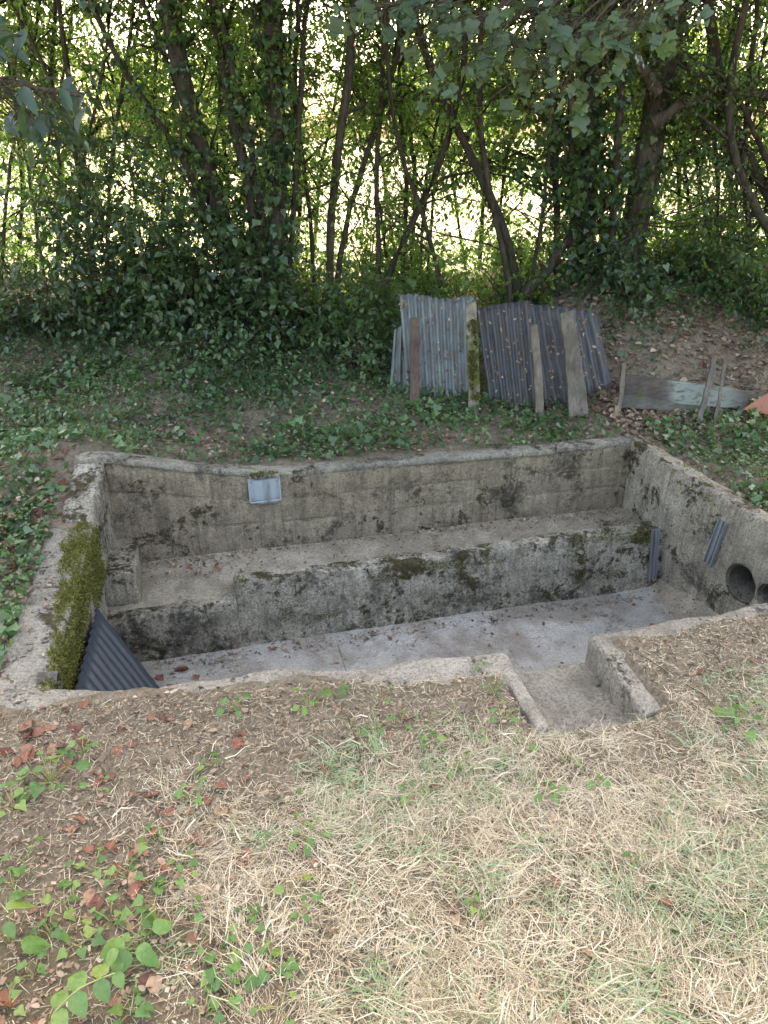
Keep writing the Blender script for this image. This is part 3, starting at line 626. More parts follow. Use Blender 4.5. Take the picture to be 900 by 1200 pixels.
def make_tree(label, stems, D, leafmat_, nbranch, ntwig, L=.055, per=11, ivy=None, group=None, zext=4.4, cat='tree', name='tree', barkm='bark', blen=(.5, 1.3), zmin=.75, lean=0.25, Wr=.72, down=-.1, back=.7, T=T_OVATE):
    """stems: [(pixel points from the ground up, radius in px at foot, at top)]; they go on above the picture."""
    paths, rads = [], []
    for (pts, r0, r1) in stems:
        dd = D + R.uniform(-.15, .15); Q = [pd(x, y, dd + lean * i / len(pts) * R.uniform(-.5, 1)) for i, (x, y) in enumerate(pts)]
        if pts[0][1] > 290:
            g = Q[0].copy(); g[2] = ground_at(g) - .08; Q = [g] + Q if Q[0][2] > g[2] + .03 else Q
        dirn = nrm(Q[-1] - Q[-2]); top = Q[-1]
        if Q[-1][2] > 2.1:
            for _ in range(4):
                dirn = nrm(dirn + [0, 0, .15] + R.normal(size=3) * .16); top = top + dirn * (zext - 2.4) / 4 * R.uniform(.8, 1.2); Q.append(top)
        P = resample(Q, 26); paths.append(P)
        k = D / F * .78; t = np.linspace(0, 1, 26); rr = k * (r0 + (r1 - r0) * t) * (1 - .45 * t ** 3) * (1 + .08 * np.sin(t * 37 + r0)); rr[:2] *= 1.18; rads.append(rr)
    base = paths[0][0].copy(); root = empty(name, tuple(base)); tag(root, label, cat, group)
    V, Fc = tubes(np.array(paths), np.array(rads), 10)
    V += np.array([mn.noise_vector(Vector(v) * 9) for v in V]) * .012
    bagw = Bag(); bagw.add(V, Fc)
    paths = np.array(paths); bagl = Bag()
    # branches, then twigs on branches and stems
    P, tg = along(paths, nbranch * 4); k = np.where(P[:, 2] > zmin)[0][:nbranch]; P, tg = P[k], tg[k]
    side = nrm(np.cross(tg, rdir(len(P)))); br = arcs(P, nrm(side + tg * .7 + [0, 0, .1] + AX * back), R.uniform(*blen, len(P)), 8, (0, 0, -.25))
    bagw.add(*tubes(br, np.linspace(.009, .003, 8)[None] * R.uniform(.6, 1.5, (len(br), 1)), 5))
    allp = np.concatenate([br]); P, tg = along(allp, ntwig)
    tw = arcs(P, nrm(tg * .6 + rdir(ntwig, down)), R.uniform(.18, .5, ntwig), 6, (0, 0, -.35))
    bagw.add(*(tubes(tw[:, [0, 2, 5]], np.linspace(.0028, .0012, 3)[None], 3) if T is T_OVATE else tubes(tw[:, [0, 5]], np.array([[.0026, .0012]]), 3)))
    leafy(tw, per, L, Wr, bagl, T)
    bagw.obj('trunk', M[barkm], root, True); bagl.obj('crown', M[leafmat_], root)
    if ivy:
        iv = Bag()
        for (si, dens, spread) in ivy:
            n = dens; s = R.random(n) ** .9 * 25 * .8; k = s.astype(int); c = paths[si][k]; o = rdir(n); o[:, 2] *= .4
            P = c + o * (rads[si][k][:, None] + np.abs(R.normal(size=n))[:, None] * spread)
            iv.add(*leaves(P, nrm(o * .5 + [0, 0, -.8] + R.normal(size=(n, 3)) * .4), nrm(o + R.normal(size=(n, 3)) * .5), R.uniform(.035, .075, n), R.uniform(.035, .07, n), T_IVY))
        iv.obj('ivy', M['ivy'], root)
    return root, paths

TREES = []
TREES.append(make_tree('many stemmed tree with an ivy clad dark trunk rising from the shrubs', [
    ([(325, 385), (326, 250), (322, 120), (318, -20)], 15, 12), ([(300, 390), (270, 290), (235, 170), (205, 60), (190, -40)], 12, 10),
    ([(308, 385), (296, 240), (265, 100), (245, -20)], 8, 6), ([(288, 390), (255, 285), (215, 180), (160, 110), (120, 40)], 5, 3),
    ([(270, 350), (245, 240), (222, 140), (175, 20)], 4, 3), ([(318, 380), (302, 200), (262, 40), (250, -30)], 6, 5), ([(335, 380), (345, 240), (352, 100), (360, -10)], 4, 3)],
    6.1, 'hedge', 90, 1150, .046, ivy=[(0, 2200, .07), (1, 700, .04), (2, 450, .04), (5, 300, .04), (3, 250, .03)]))
TREES.append(make_tree('slim pale stemmed sapling beside the bright gap in the hedge', [
    ([(108, 320), (97, 200), (76, 60), (64, -30)], 4, 3), ([(112, 320), (92, 190), (60, 90), (20, 20)], 3, 2), ([(125, 320), (128, 200), (150, 60), (160, -30)], 3, 2)], 6.9, 'hedge', 70, 1100, .044, barkm='bark_pale'))
TREES.append(make_tree('slender forked tree standing behind the galvanised sheet', [
    ([(385, 345), (390, 220), (408, 100), (416, -20)], 6, 5), ([(392, 345), (405, 260), (440, 150), (470, 50), (480, -20)], 4, 3), ([(445, 345), (440, 200), (449, 80), (452, -20)], 3.5, 3), ([(370, 345), (362, 240), (345, 120), (350, -20)], 3, 2.5)],
    6.5, 'hedge', 80, 1100, .044, barkm='bark_pale'))
TREES.append(make_tree('leaning bare stemmed tree with crossing stems behind the dark sheets', [
    ([(612, 350), (585, 250), (555, 190), (515, 110), (490, 40), (470, -30)], 6.5, 5), ([(448, 330), (490, 250), (520, 185), (540, 110), (548, 20), (550, -30)], 5, 4),
    ([(610, 345), (640, 322), (655, 290), (690, 262), (720, 235)], 9, 5), ([(600, 340), (575, 240), (560, 120), (565, -20)], 4, 3), ([(520, 345), (500, 260), (470, 190), (455, 100), (450, 0)], 3, 2.5), ([(620, 345), (640, 230), (648, 90), (650, -20)], 3, 2.5)],
    6.3, 'hedge', 75, 800, .044))
TREES.append(make_tree('ivy wrapped multi stemmed tree next to the thick bare trunk', [
    ([(690, 385), (684, 300), (690, 200), (696, 90), (700, -20)], 13, 10), ([(655, 360), (652, 250), (650, 140), (645, 20), (642, -20)], 5, 4), ([(668, 365), (672, 240), (668, 120), (672, -20)], 5, 4), ([(712, 360), (720, 220), (728, 100), (735, -20)], 6, 5)],
    6.25, 'shrub', 70, 760, .06, ivy=[(0, 2300, .10), (3, 900, .06), (1, 500, .05), (2, 500, .06)]))
TREES.append(make_tree('thick bare trunked tree with rough brown bark behind the bank', [
    ([(726, 400), (728, 335), (745, 260), (762, 180), (770, 110), (782, 50), (800, -30)], 22, 15), ([(765, 145), (800, 122), (850, 104), (900, 112), (940, 130)], 7, 4), ([(772, 110), (740, 60), (700, 30), (660, 25)], 6, 4)],
    6.35, 'hedge', 80, 700, .045, zmin=1.7, barkm='bark_oak', ivy=[(0, 900, .04)]))
TREES.append(make_tree('leaning tree whose stems slant across the hedge past the bank', [
    ([(960, 360), (905, 232), (880, 190), (860, 160), (845, 100), (830, 20), (825, -30)], 8, 6), ([(950, 350), (905, 272), (880, 240), (858, 190), (850, 120), (870, 20), (880, -20)], 6, 4), ([(886, 390), (882, 290), (868, 200), (880, 80), (890, -20)], 4, 3), ([(940, 360), (900, 190), (860, 100), (800, 80)], 5, 3)],
    6.2, 'shrub', 80, 1000, .04))
for i, (x, D) in enumerate([(20, 7.9), (185, 7.8), (480, 7.6), (560, 8.1), (790, 7.8), (850, 7.4), (-120, 7.2), (1010, 7.0), (345, 8.2), (935, 7.9), (260, 7.6), (700, 8.0), (65, 7.1), (-20, 7.5), (470, 7.0), (835, 7.1)]):
    make_tree('thin leafy sapling in the row between the trees and the field', [([(x, 335), (x + 8, 220), (x - 6, 90), (x + R.uniform(-30, 30), -30)], 3.2, 2.4), ([(x + 20, 335), (x + 30, 200), (x + 60, 60), (x + 70, -30)], 2.4, 1.8), ([(x - 12, 335), (x - 30, 210), (x - 55, 80)], 2.2, 1.6)],
              D, 'hedge', 50, 600, .046, group='thin saplings along the field edge', name='sapling', barkm='bark_pale', zext=3.4, blen=(.3, .9), zmin=.6, T=T_DIA)

# leafy crowns over the basin, carried on limbs of the hedge trees (above the picture); leaves oversized and crowns extended to block the sun
def canopy(root, c, rad, n, limb_from):
    bagl, bagw = Bag(), Bag()
    q = rdir(n) * (R.random((n, 1)) ** .45); P = np.array(c) + q * np.array(rad)
    D = P @ AX; P[:, 2] = np.maximum(P[:, 2], 2.05 + .17 * D + R.random(n) * .4)
    bagl.add(*leaves(P, rdir(n, -.5), rdir(n, 1.4), R.uniform(.10, .16, n), R.uniform(.10, .14, n), T_DIA))
    for _ in range(9):
        e = np.array(c) + rdir(1)[0] * np.array(rad) * .75; e[2] = max(e[2], 2.3 + .17 * (e @ AX))
        s = limb_from[R.integers(14, 24)]; m = (s + e) / 2 + [0, 0, .35]
        bagw.add(*tubes(resample([s, m, e], 12)[None], np.linspace(.04, .012, 12)[None], 7))
    bagl.obj('upper_crown', M['canopy'], root); bagw.obj('limb', M['bark'], root, True)
for ti, off, rad, n in [(0, (-.6, -1.2, 4.6), (2.3, 2.6, 1.5), 13000), (2, (.2, -1.0, 5.0), (2.0, 2.8, 1.5), 12000), (3, (.2, -.6, 4.8), (2.1, 2.9, 1.5), 13000), (5, (.3, -.6, 5.2), (2.2, 3.0, 1.7), 14000), (6, (.4, -.9, 4.7), (2.3, 2.8, 1.6), 13000), (1, (-1.6, .4, 4.6), (2.2, 2.6, 1.6), 10000), (1, (.8, 1.6, 4.2), (2.4, 2.0, 1.5), 10000), (3, (.5, 2.4, 4.0), (2.6, 2.0, 1.6), 11000), (6, (.2, 2.4, 4.0), (2.8, 2.0, 1.6), 11000)]:
    root, paths = TREES[ti]; b = paths[0][-1]
    canopy(root, (b[0] + off[0], b[1] + off[1], off[2]), rad, n, paths[0])

# ------------------------------------------------------------------ shrubs below the trees
def shrub(label, px, D, rx, rz, n, mat='shrub', L=.055, group=None, T=T_OVATE, ry=.45, bare=10):
    c = pd(*px, D); base = np.array([c[0], c[1], ground_at(c) - .02])
    root = empty('shrub', tuple(base)); tag(root, label, 'shrub', group)
    bw, bl = Bag(), Bag(); ns = 26
    tip = base + nrm(R.normal(size=(ns, 3)) * [1, 1, .4] + [0, 0, .9]) * np.array([rx, ry, (c[2] - base[2]) + rz]) * R.uniform(.6, 1.05, (ns, 1))
    st = np.stack([resample([base + R.normal(size=3) * [rx * .06, .03, 0], (base + t_) / 2 + R.normal(size=3) * .08 + [0, 0, .08], t_], 9) for t_ in tip])
    bw.add(*tubes(st, np.linspace(.007, .002, 9)[None], 5))
    nt_ = n // 10; P, tg = along(st, nt_); P = P + R.normal(size=(nt_, 3)) * [rx * .22, ry * .22, rz * .18]
    P[:, 2] = np.maximum(P[:, 2], gz(P[:, 0], P[:, 1]) + .05)
    tw = arcs(P, nrm(tg * .3 + rdir(nt_, .15)), R.uniform(.12, .38, nt_), 5, (0, 0, -.4)); bw.add(*tubes(tw[:, [0, 2, 4]], np.linspace(.0025, .001, 3)[None], 3))
    leafy(tw, 10, L, .75, bl, T)
    if bare:
        P, tg = along(st, bare); bw.add(*tubes(arcs(P, rdir(bare, .2), R.uniform(.2, .6, bare), 7), np.linspace(.0025, .001, 7)[None], 3))
    bw.obj('stem', M['twig'], root, True); bl.obj('foliage', M[mat], root); return root
shrub('dark rounded bramble shrub in front of the pale sapling', (130, 285), 5.95, .75, 1.15, 7000, 'ivy', .055)
shrub('dense dark shrub at the foot of the ivy clad tree', (240, 325), 5.8, .75, .85, 6000, 'ivy', .06)
shrub('ivy tangle climbing around the many stemmed trunks', (318, 345), 5.75, .42, .45, 2800, 'ivy', .06, T=T_IVY)
shrub('leafy shrub pressed against the edge of the galvanised sheet', (415, 365), 5.75, .5, .4, 3000, 'shrub', .055)
shrub('low dark shrub by the bright gap in the hedge', (30, 350), 5.9, .65, .22, 2300, 'ivy', .05)
shrub('loose pale green shrub behind the galvanised sheet', (500, 320), 6.6, .6, .4, 2200, 'hedge', .045)
shrub('thin shrub behind the dark sheets', (600, 330), 6.5, .6, .28, 1700, 'hedge', .045)
shrub('ivy bush wrapped round the foot of the thick trunk', (722, 372), 6.05, .26, .3, 1300, 'ivy', .055, T=T_IVY)
shrub('bushy shrub on the bank past the thick trunk', (815, 350), 6.35, .55, .32, 2300, 'shrub', .045)
shrub('leafy shrub closing the end of the leaf strewn bank', (885, 375), 5.75, .42, .42, 2300, 'shrub', .045)
shrub('straggling twiggy shrub at the top of the bank', (770, 330), 6.7, .5, .35, 1500, 'hedge', .04, bare=40)
shrub('tall loose shrub screening the field past the bank', (850, 300), 7.0, .8, .6, 2600, 'hedge', .045)
shrub('tall loose shrub before the field beside the many stemmed tree', (430, 290), 7.1, .7, .6, 2400, 'hedge', .045)
shrub('low green shrub sprawling below the ivy clad tree', (270, 410), 5.45, .7, .10, 2300, 'groundivy', .045)
shrub('low green shrub sprawling beside the galvanised sheet', (425, 415), 5.3, .4, .12, 1300, 'groundivy', .045)
for px_, D_ in (((350, 300), 7.4), ((610, 305), 7.5), ((20, 310), 7.6), ((180, 290), 7.7), ((800, 305), 7.7), ((930, 290), 7.3), ((480, 305), 7.9)):
    shrub('loose sunlit bush at the edge of the field', px_, D_, .75, .40, 1500, 'hedge', .05, 'loose bushes at the field edge', T_DIA)
shrub('broad low thicket out past the dark bramble shrub', (-120, 330), 5.9, 1.0, .5, 3000, 'ivy', .055)

# ------------------------------------------------------------------ far trees beyond the field
for i in range(17):
    X = -48 + i * 8 + R.uniform(-2.5, 2.5); D = R.uniform(48, 85)
    b = RX * X * D / 60 + AX * D; b[2] = .3; h = R.uniform(6, 11) * D / 60
    root = empty('far_tree', tuple(b)); tag(root, 'distant rounded tree in the row beyond the sunlit field', 'tree', 'distant trees beyond the field')
    bw, bl = Bag(), Bag(); top = b + [0, 0, h * .7]
    bw.add(*tubes(resample([b - [0, 0, .3], (b + top) / 2 + R.normal(size=3) * .3, top], 8)[None], np.linspace(.35, .12, 8)[None], 7))
    cl = b + [0, 0, h * .58] + rdir(26) * np.array([h * .42, h * .42, h * .36]) * R.random((26, 1)) ** .4; n = 1500
    P = cl[R.integers(0, 26, n)] + R.normal(size=(n, 3)) * h * .085; P[:, 2] = np.maximum(P[:, 2], b[2] + .3)
    bl.add(*leaves(P, rdir(n, -.3), rdir(n, .8), R.uniform(.45, .9, n), R.uniform(.4, .7, n), T_DIA))
    bw.obj('trunk', M['bark'], root, True); bl.obj('crown', M['fartree'], root)

# ------------------------------------------------------------------ overhanging branches with single leaves
def leafmesh(name, out, mat, cup=.12, fold=.25, droop=.2):
    """out: right half outline [(across, along)] from base to tip; a folded, drooping blade"""
    out = np.array(out, float); n = len(out); mid = np.stack([np.zeros(n), out[:, 1]], 1)
    def lift(p): return fold * abs(p[0]) - droop * p[1] ** 2 + cup * p[0] ** 2 + .05 * math.sin(p[0] * 17 + p[1] * 11 + fold * 30)
    V = [(0, p[1], lift(p)) for p in mid] + [(p[0], p[1], lift(p)) for p in out[1:-1]] + [(-p[0], p[1], lift(p)) for p in out[1:-1]]
    Fc = []
    for s in (0, 1):
        o = n + s * (n - 2)
        ring = [0] + [o + i for i in range(n - 2)] + [n - 1]
        for i in range(n - 1):
            q = [i, i + 1, ring[i + 1], ring[i]]; q = list(dict.fromkeys(q))
            if len(q) > 2: Fc.append(tuple(q if s else q[::-1]))
    me = bpy.data.meshes.new(name); me.from_pydata(V, [], Fc); me.materials.append(M[mat])
    me.polygons.foreach_set('use_smooth', np.ones(len(Fc), bool)); return me
O_OV = [(0, 0), (.20, .10), (.33, .28), (.35, .48), (.26, .70), (.12, .88), (0, 1)]
O_LONG = [(0, 0), (.12, .12), (.21, .32), (.22, .55), (.15, .78), (.06, .93), (0, 1)]
O_MAPLE = [(0, 0), (.24, -.06), (.46, .06), (.44, .24), (.36, .34), (.54, .52), (.48, .66), (.28, .64), (.22, .80), (.10, .95), (0, 1)]
O_IVY = [(0, .0), (.22, -.12), (.50, .14), (.42, .30), (.28, .46), (.14, .74), (0, 1)]
def put_leaf(me, parent, p, d, up, size, name='leaf'):
    o = bpy.data.objects.new(name, me); COL.objects.link(o)
    d = Vector(d).normalized(); s = d.cross(Vector(up)).normalized(); n_ = s.cross(d)
    from mathutils import Matrix
    m = Matrix((s, d, n_)).transposed().to_4x4(); m.translation = Vector(p)
    o.matrix_world = m @ Matrix.Scale(size, 4)
    if parent is not None:
        q = parent; off = Vector((0, 0, 0))
        while q is not None: off = off + Vector(q.location); q = q.parent
        o.parent = parent; o.matrix_parent_inverse.translation = -off if parent.parent is None else Vector((0, 0, 0))
    return o
def overhang(name, label, trunk_pts, r, limb_px, D, clusters, meshes, size, droop, twigl):
    root = empty(name, tuple(trunk_pts[0])); tag(root, label, 'tree')
    bw = Bag(); tp = resample(trunk_pts, 16); bw.add(*tubes(tp[None], np.linspace(r, r * .5, 16)[None], 10)); bw.obj('trunk', M['bark'], root, True)
    limb = resample([tp[-4]] + [pd(x, y, D) for x, y in limb_px], 24)
    bb = Bag(); bb.add(*tubes(limb[None], np.linspace(r * .45, .006, 24)[None], 8)); lst = []
    for (x, y, rp, n) in clusters:
        for _ in range(n):
            a_ = R.random() * 6.283; q = rp * math.sqrt(R.random()); p = pd(x + q * math.cos(a_), y + q * .6 * math.sin(a_), D + R.uniform(-.35, .35)); lst.append(p)
    lst = np.array(lst)
    # gather leaves on twigs that spring from the limb
    k = 0
    while k < len(lst):
        grp = lst[k:k + 6]; c = grp.mean(0); j = np.argmin(np.linalg.norm(limb - c, axis=1)); s = limb[max(0, j - 2)]
        tw = resample([s, (s + c) / 2 + [0, 0, .06], c], 9); bb.add(*tubes(tw[None], np.linspace(.006, .002, 9)[None], 5))
        for p in grp:
            pt = resample([tw[-2], (tw[-2] + p) / 2 + [0, 0, .02], p], 5); bb.add(*tubes(pt[None], np.linspace(.002, .0013, 5)[None], 4))
        k += 6
    br = bb.obj('branch', M['twig'], root, True); bpy.context.view_layer.update()
    for i, p in enumerate(lst):
        d = nrm(R.normal(size=3) * .6 + [0, 0, -droop] - AX * .35); up = nrm(R.normal(size=3) * .6 + [0, 0, 1] - AX * .4)
        lo = put_leaf(meshes[i % len(meshes)], None, p, d, up, size * R.uniform(.65, 1.25)); mw = lo.matrix_world.copy(); lo.parent = br; lo.matrix_parent_inverse = br.matrix_world.inverted(); lo.matrix_world = mw
ml = [leafmesh('maple_leaf', O_MAPLE, 'maple', .1, f, dr) for f, dr in ((.25, .25), (.1, .4), (.4, .15), (-.2, .6), (.55, .5), (.05, -.2), (-.35, .3))]
lz = [leafmesh('long_leaf', O_LONG, 'laurel', .1, f, dr) for f, dr in ((.3, .3), (.15, .15), (.4, .5))]
overhang('maple_tree', 'overhanging maple with grey green lobed leaves hanging over the basin', [(5.2, 2.2, -.3), (5.1, 2.3, 1.2), (4.9, 2.5, 2.6), (4.6, 2.9, 4.0)], .16,
         [(1150, -150), (1000, -110), (860, -60), (740, -25), (620, -12), (500, 0), (400, 12)], 3.5,
         [(430, 18, 38, 16), (500, 12, 45, 26), (560, 35, 48, 26), (625, 20, 50, 26), (690, 30, 55, 30), (745, 40, 45, 22), (790, 15, 40, 14), (600, 75, 55, 20), (690, 70, 60, 20), (540, 75, 45, 12), (640, 115, 60, 16), (480, 55, 30, 6), (500, 110, 30, 5), (440, -40, 60, 14), (640, -45, 140, 30)], ml, .056, .75, .3)
overhang('laurel_tree', 'overhanging tree with long dark leaves reaching in beside the shrubs', [(-2.9, 3.0, -.2), (-2.8, 3.1, 1.2), (-2.6, 3.3, 2.6), (-2.4, 3.5, 3.6)], .13,
         [(-330, -60), (-200, 20), (-90, 70), (-10, 92), (45, 105), (95, 112)], 3.6,
         [(10, 110, 40, 14), (55, 125, 40, 16), (90, 112, 25, 8), (25, 150, 40, 12), (-20, 70, 50, 12), (8, 40, 30, 8), (60, 155, 30, 7), (-90, 90, 60, 14)], lz, .105, .6, .3)

# ------------------------------------------------------------------ ground cover
def on_ground(x, y): return np.stack([x, y, gz(x, y)], 1)
def in_basin(x, y, m=.0):
    return ((x > np.where(y > 3.42, -.70, -.80) - m) & (x < wxr(y) + .14 + m) & (y > lipback(x) - .085 - m) & (y < 3.88 + m)) | ((x > .86 - m) & (x < 1.34 + m) & (y > 1.60 - m) & (y < 2))
def scatter(n, x0, x1, y0, y1, dens):
    x = R.uniform(x0, x1, n); y = R.uniform(y0, y1, n); k = (R.random(n) < dens(x, y)) & ~in_basin(x, y); return x[k], y[k]
def d_ivy(x, y):
    D = x * AX[0] + y * AX[1]; nz = .5 + .75 * wob(x, y, 2.3, 5) + .35 * wob(x, y, 6.5, 2)
    back = ss(3.88, 3.98, y) * ss(6.5, 6.0, D) * ss(2.75, 2.1, x) * (.75 + .25 * ss(4.0, 4.9, y)); back *= 1 - .75 * np.exp(-((x + .15) / .4) ** 2 - ((y - 4.15) / .3) ** 2) 
    left = ss(-.72, -.86, x) * ss(2.0, 2.5, y) * 1.3
    right = ss(2.72, 2.85, x) * ss(2.4, 2.8, y) * ss(4.35, 4.1, y)
    bank = .75 * ss(2.8, 3.2, x) * ss(5.2, 5.8, D) * ss(6.8, 6.4, D)
    return np.clip(np.maximum(np.maximum(back, left), np.maximum(right, bank)) * np.clip(nz + .42, 0.06, 1), 0, 1)
x, y = scatter(92000, -2.8, 5.0, 1.9, 6.4, d_ivy); n = len(x); P = on_ground(x, y); P[:, 2] += np.abs(R.normal(size=n)) * .03 * (1 + wob(x, y, 3, 8)) + .008
s_ = (.014 + .040 * R.random(n) ** 2) * (1 + .35 * wob(x, y, 2.7, 6)); bag = Bag(); V, Fc, r = leaves(P, rdir(n, -.2) * [1, 1, .5], rdir(n, 1.5), s_, s_ * R.uniform(.8, 1.15, n), T_IVY)
bag.add(V, Fc, np.clip(.75 * r + .3 * (.5 + .7 * np.repeat(wob(x, y, 2.1, 3), 8)), 0, 1))
m = 900; k = R.integers(0, n, m); tr_ = arcs(P[k] - [0, 0, .004], nrm(rdir(m) * [1, 1, .05]), R.uniform(.08, .35, m), 7, (0, 0, 0), .25); tr_[:, :, 2] = gz(tr_[:, :, 0], tr_[:, :, 1]) + .012
ok = ~in_basin(tr_[:, :, 0], tr_[:, :, 1], .02).any(1); V, Fc = tubes(tr_[ok], np.full((1, 7), .0016), 3); trail = npobj('ivy_trails', V, Fc, None, M['twig'])
gi = tag(bag.obj('ground_ivy', M['groundivy']), 'dark green ivy carpeting the ground around the basin', 'ivy', kind='stuff'); trail.parent = gi; trail['kind'] = 'stuff'

x, y = scatter(70000, -2.6, 4.5, 2.2, 6.2, lambda x, y: np.clip(d_ivy(x, y) * (.1 + 1.2 * wob(x, y, 2.9, 11)), 0, 1)); n = len(x); P = on_ground(x, y); P[:, 2] += np.abs(R.normal(size=n)) * .02 + .02; s_ = R.uniform(.009, .024, n)
bag = Bag(); bag.add(*leaves(P, rdir(n) * [1, 1, .4], rdir(n, 2), s_, s_ * R.uniform(.6, 1, n), T_OVATE))
tag(bag.obj('ground_herbs', M['herb']), 'pale green small leaved herbs mixed into the ivy carpet', 'herbs', kind='stuff')
def d_litter(x, y):
    D = x * AX[0] + y * AX[1]
    fl = ss(.55, -.25, x) * ss(.4, .8, y) * (y < 2.2) * .85; fr = .7 * ss(.3, .8, x) * ss(1.2, 1.75, y) * ss(2.2, 2.0, y)
    bank = ss(2.3, 2.7, x) * ss(4.3, 4.7, D) * .95; back = .55 * ss(3.9, 4.0, y) * ss(6.3, 5.5, D); side = .6 * ((x < -.8) | (x > 2.7)) * (y > 2.1)
    return np.clip(np.maximum.reduce([fl, fr, bank, back, side]) * (.55 + .6 * wob(x, y, 3.1, 7)), .02, 1)
x, y = scatter(130000, -3, 5.6, .4, 6.9, d_litter); n = len(x); P = on_ground(x, y); P[:, 2] += R.uniform(.006, .02, n)
s_ = R.uniform(.012, .045, n) * np.where(R.random(n) < .4, 1.0, .55) * np.where(y < 2, .55, 1.0)
bag = Bag(); bag.add(*leaves(P, rdir(n) * [1, 1, .3], rdir(n, 2.6), s_, s_ * R.uniform(.5, .9, n), T_OVATE))
x, y = scatter(70000, -1.3, 3.0, .45, 2.2, lambda x, y: np.clip(.35 + .5 * ss(.3, -.3, x) + .4 * ss(1.5, 1.8, y) + .3 * wob(x, y, 5, 4), 0, 1)); n = len(x); P = on_ground(x, y); P[:, 2] += R.uniform(.002, .010, n); s_ = R.uniform(.003, .006, n) + .014 * R.random(n) ** 4
bag.add(*leaves(P, rdir(n) * [1, 1, .4], rdir(n, 2), s_, s_ * R.uniform(.2, 1., n), T_SCRAP))
x, y = scatter(9000, 2.2, 5.2, 3.9, 6.6, lambda x, y: np.clip(ss(2.4, 2.8, x) * ss(4.35, 4.7, x * AX[0] + y * AX[1]) * (.6 + .5 * wob(x, y, 3, 2)), 0, 1)); n = len(x); P = on_ground(x, y); P[:, 2] += R.uniform(.01, .03, n); s_ = R.uniform(.03, .065, n)
V, Fc, r = leaves(P, rdir(n) * [1, 1, .3], rdir(n, 1.8), s_, s_ * R.uniform(.6, .95, n), T_OVATE); bag.add(V, Fc, .25 + .75 * r)
x, y = scatter(7000, -2.4, 2.8, 2.3, 6.0, lambda x, y: np.where((y > 3.9) | (x < -.82), .4, 0)); n = len(x); P = on_ground(x, y); P[:, 2] += R.uniform(.025, .06, n); s_ = R.uniform(.012, .036, n)
V, Fc, r = leaves(P, rdir(n) * [1, 1, .3], rdir(n, 1.8), s_, s_ * R.uniform(.5, .9, n), T_OVATE); bag.add(V, Fc, .4 + .6 * r)
# crumbs that have blown into the basin
for (x0, x1, y0, y1, z, m) in ((-.45, 2.42, 3.47, 3.74, ZB, 520), (-.4, 2.4, 2.6, 3.29, ZF, 260), (-.6, 0, 3.1, 3.30, ZF, 60), (2.2, 2.55, 3.5, 3.74, ZB, 90), (-.45, 2.45, 3.69, 3.755, ZB, 420), (-.5, 2.4, 3.2, 3.29, ZF, 420), (2.3, 2.55, 2.8, 3.3, ZF + .09, 120), (.93, 1.24, 1.62, 1.98, -.145, 70), (-.78, -.66, 2.0, 3.3, .002, 60)):
    P = np.stack([R.uniform(x0, x1, m), y0 + (y1 - y0) * R.random(m) ** (.6 if z == ZB else 1), np.full(m, z + .006)], 1); s_ = R.uniform(.006, .024, m)
    bag.add(*leaves(P, rdir(m) * [1, 1, .2], rdir(m, 3), s_, s_ * .6, T_SCRAP))
# dry stalks and twigs lying about
tag(bag.obj('leaf_litter', M['litter']), 'brown crumbled leaf litter scattered over the soil and the bank', 'leaf litter', kind='stuff')
m = 420; x, y = scatter(m * 2, -2, 5, .5, 6.3, lambda x, y: np.full(len(x), .5)); P = on_ground(x, y) + [0, 0, .008]
tw = arcs(P, nrm(rdir(len(P)) * [1, 1, .06]), R.uniform(.04, .28, len(P)), 6, (0, 0, 0), .2); tw[:, :, 2] = gz(tw[:, :, 0], tw[:, :, 1]) + .008
ok = ~in_basin(tw[:, :, 0], tw[:, :, 1], .02).any(1); tw = tw[ok]
V, Fc = tubes(tw, np.linspace(.0024, .001, 6)[None], 4)
tag(npobj('twig_litter', V, Fc, None, M['twig']), 'thin dry twigs strewn over the ground', 'twigs', kind='stuff')

def ribbons(paths, wd):
    N, K, _ = paths.shape; t = nrm(np.gradient(paths, axis=1)); s = nrm(np.cross(t, nrm(R.normal(size=(N, 1, 3)) * .5 + [0, 0, 1])))
    wd = wd[:, None, None] * np.linspace(1, .18, K)[None, :, None] ** .8 * .5
    V = np.stack([paths - s * wd, paths + s * wd], 2).reshape(-1, 3)
    i = np.arange(N)[:, None] * K * 2 + np.arange(K - 1)[None] * 2
    return V, np.stack([i, i + 1, i + 3, i + 2], -1).reshape(-1, 4), np.repeat(R.random(N), K * 2)
def d_straw(x, y):
    e = ss(-.42, .05, x + .16 * wob(x, y, 4, 1) - .25 * ss(1.2, .8, y)); f = ss(1.72, 1.42, y + .12 * wob(x, y, 5, 2))
    return np.clip(e * f * (.80 + .35 * wob(x, y, 4.5, 3)), .0, 1)
tx, ty = scatter(9000, -1.2, 3.2, -.2, 2.0, d_straw); m = R.integers(0, len(tx), 88000); n = len(m)
sp = R.normal(size=(n, 2)) * .018; x = tx[m] + sp[:, 0]; y = ty[m] + sp[:, 1]; P = on_ground(x, y); P[:, 2] += R.random(n) ** 2 * .016 + .002
ta = 2.8 * wob(tx, ty, 3.3, 9) + R.normal(size=len(tx)) * .9; tl = R.uniform(.5, 1.5, len(tx)); tr2 = R.random(len(tx))
ang = ta[m] + R.normal(size=n) * .75; dr = np.stack([np.cos(ang), np.sin(ang), R.uniform(.0, .55, n)], 1)
pa = arcs(P, nrm(dr), R.uniform(.03, .125, n) * tl[m], 4, (0, 0, -.55), .22); pa[:, :, 2] = np.maximum(pa[:, :, 2], gz(pa[:, :, 0], pa[:, :, 1]) + .002)
ok = ~in_basin(pa[:, -1, 0], pa[:, -1, 1], -.03); pa = pa[ok]; tcol = tr2[m][ok]; n = len(pa)
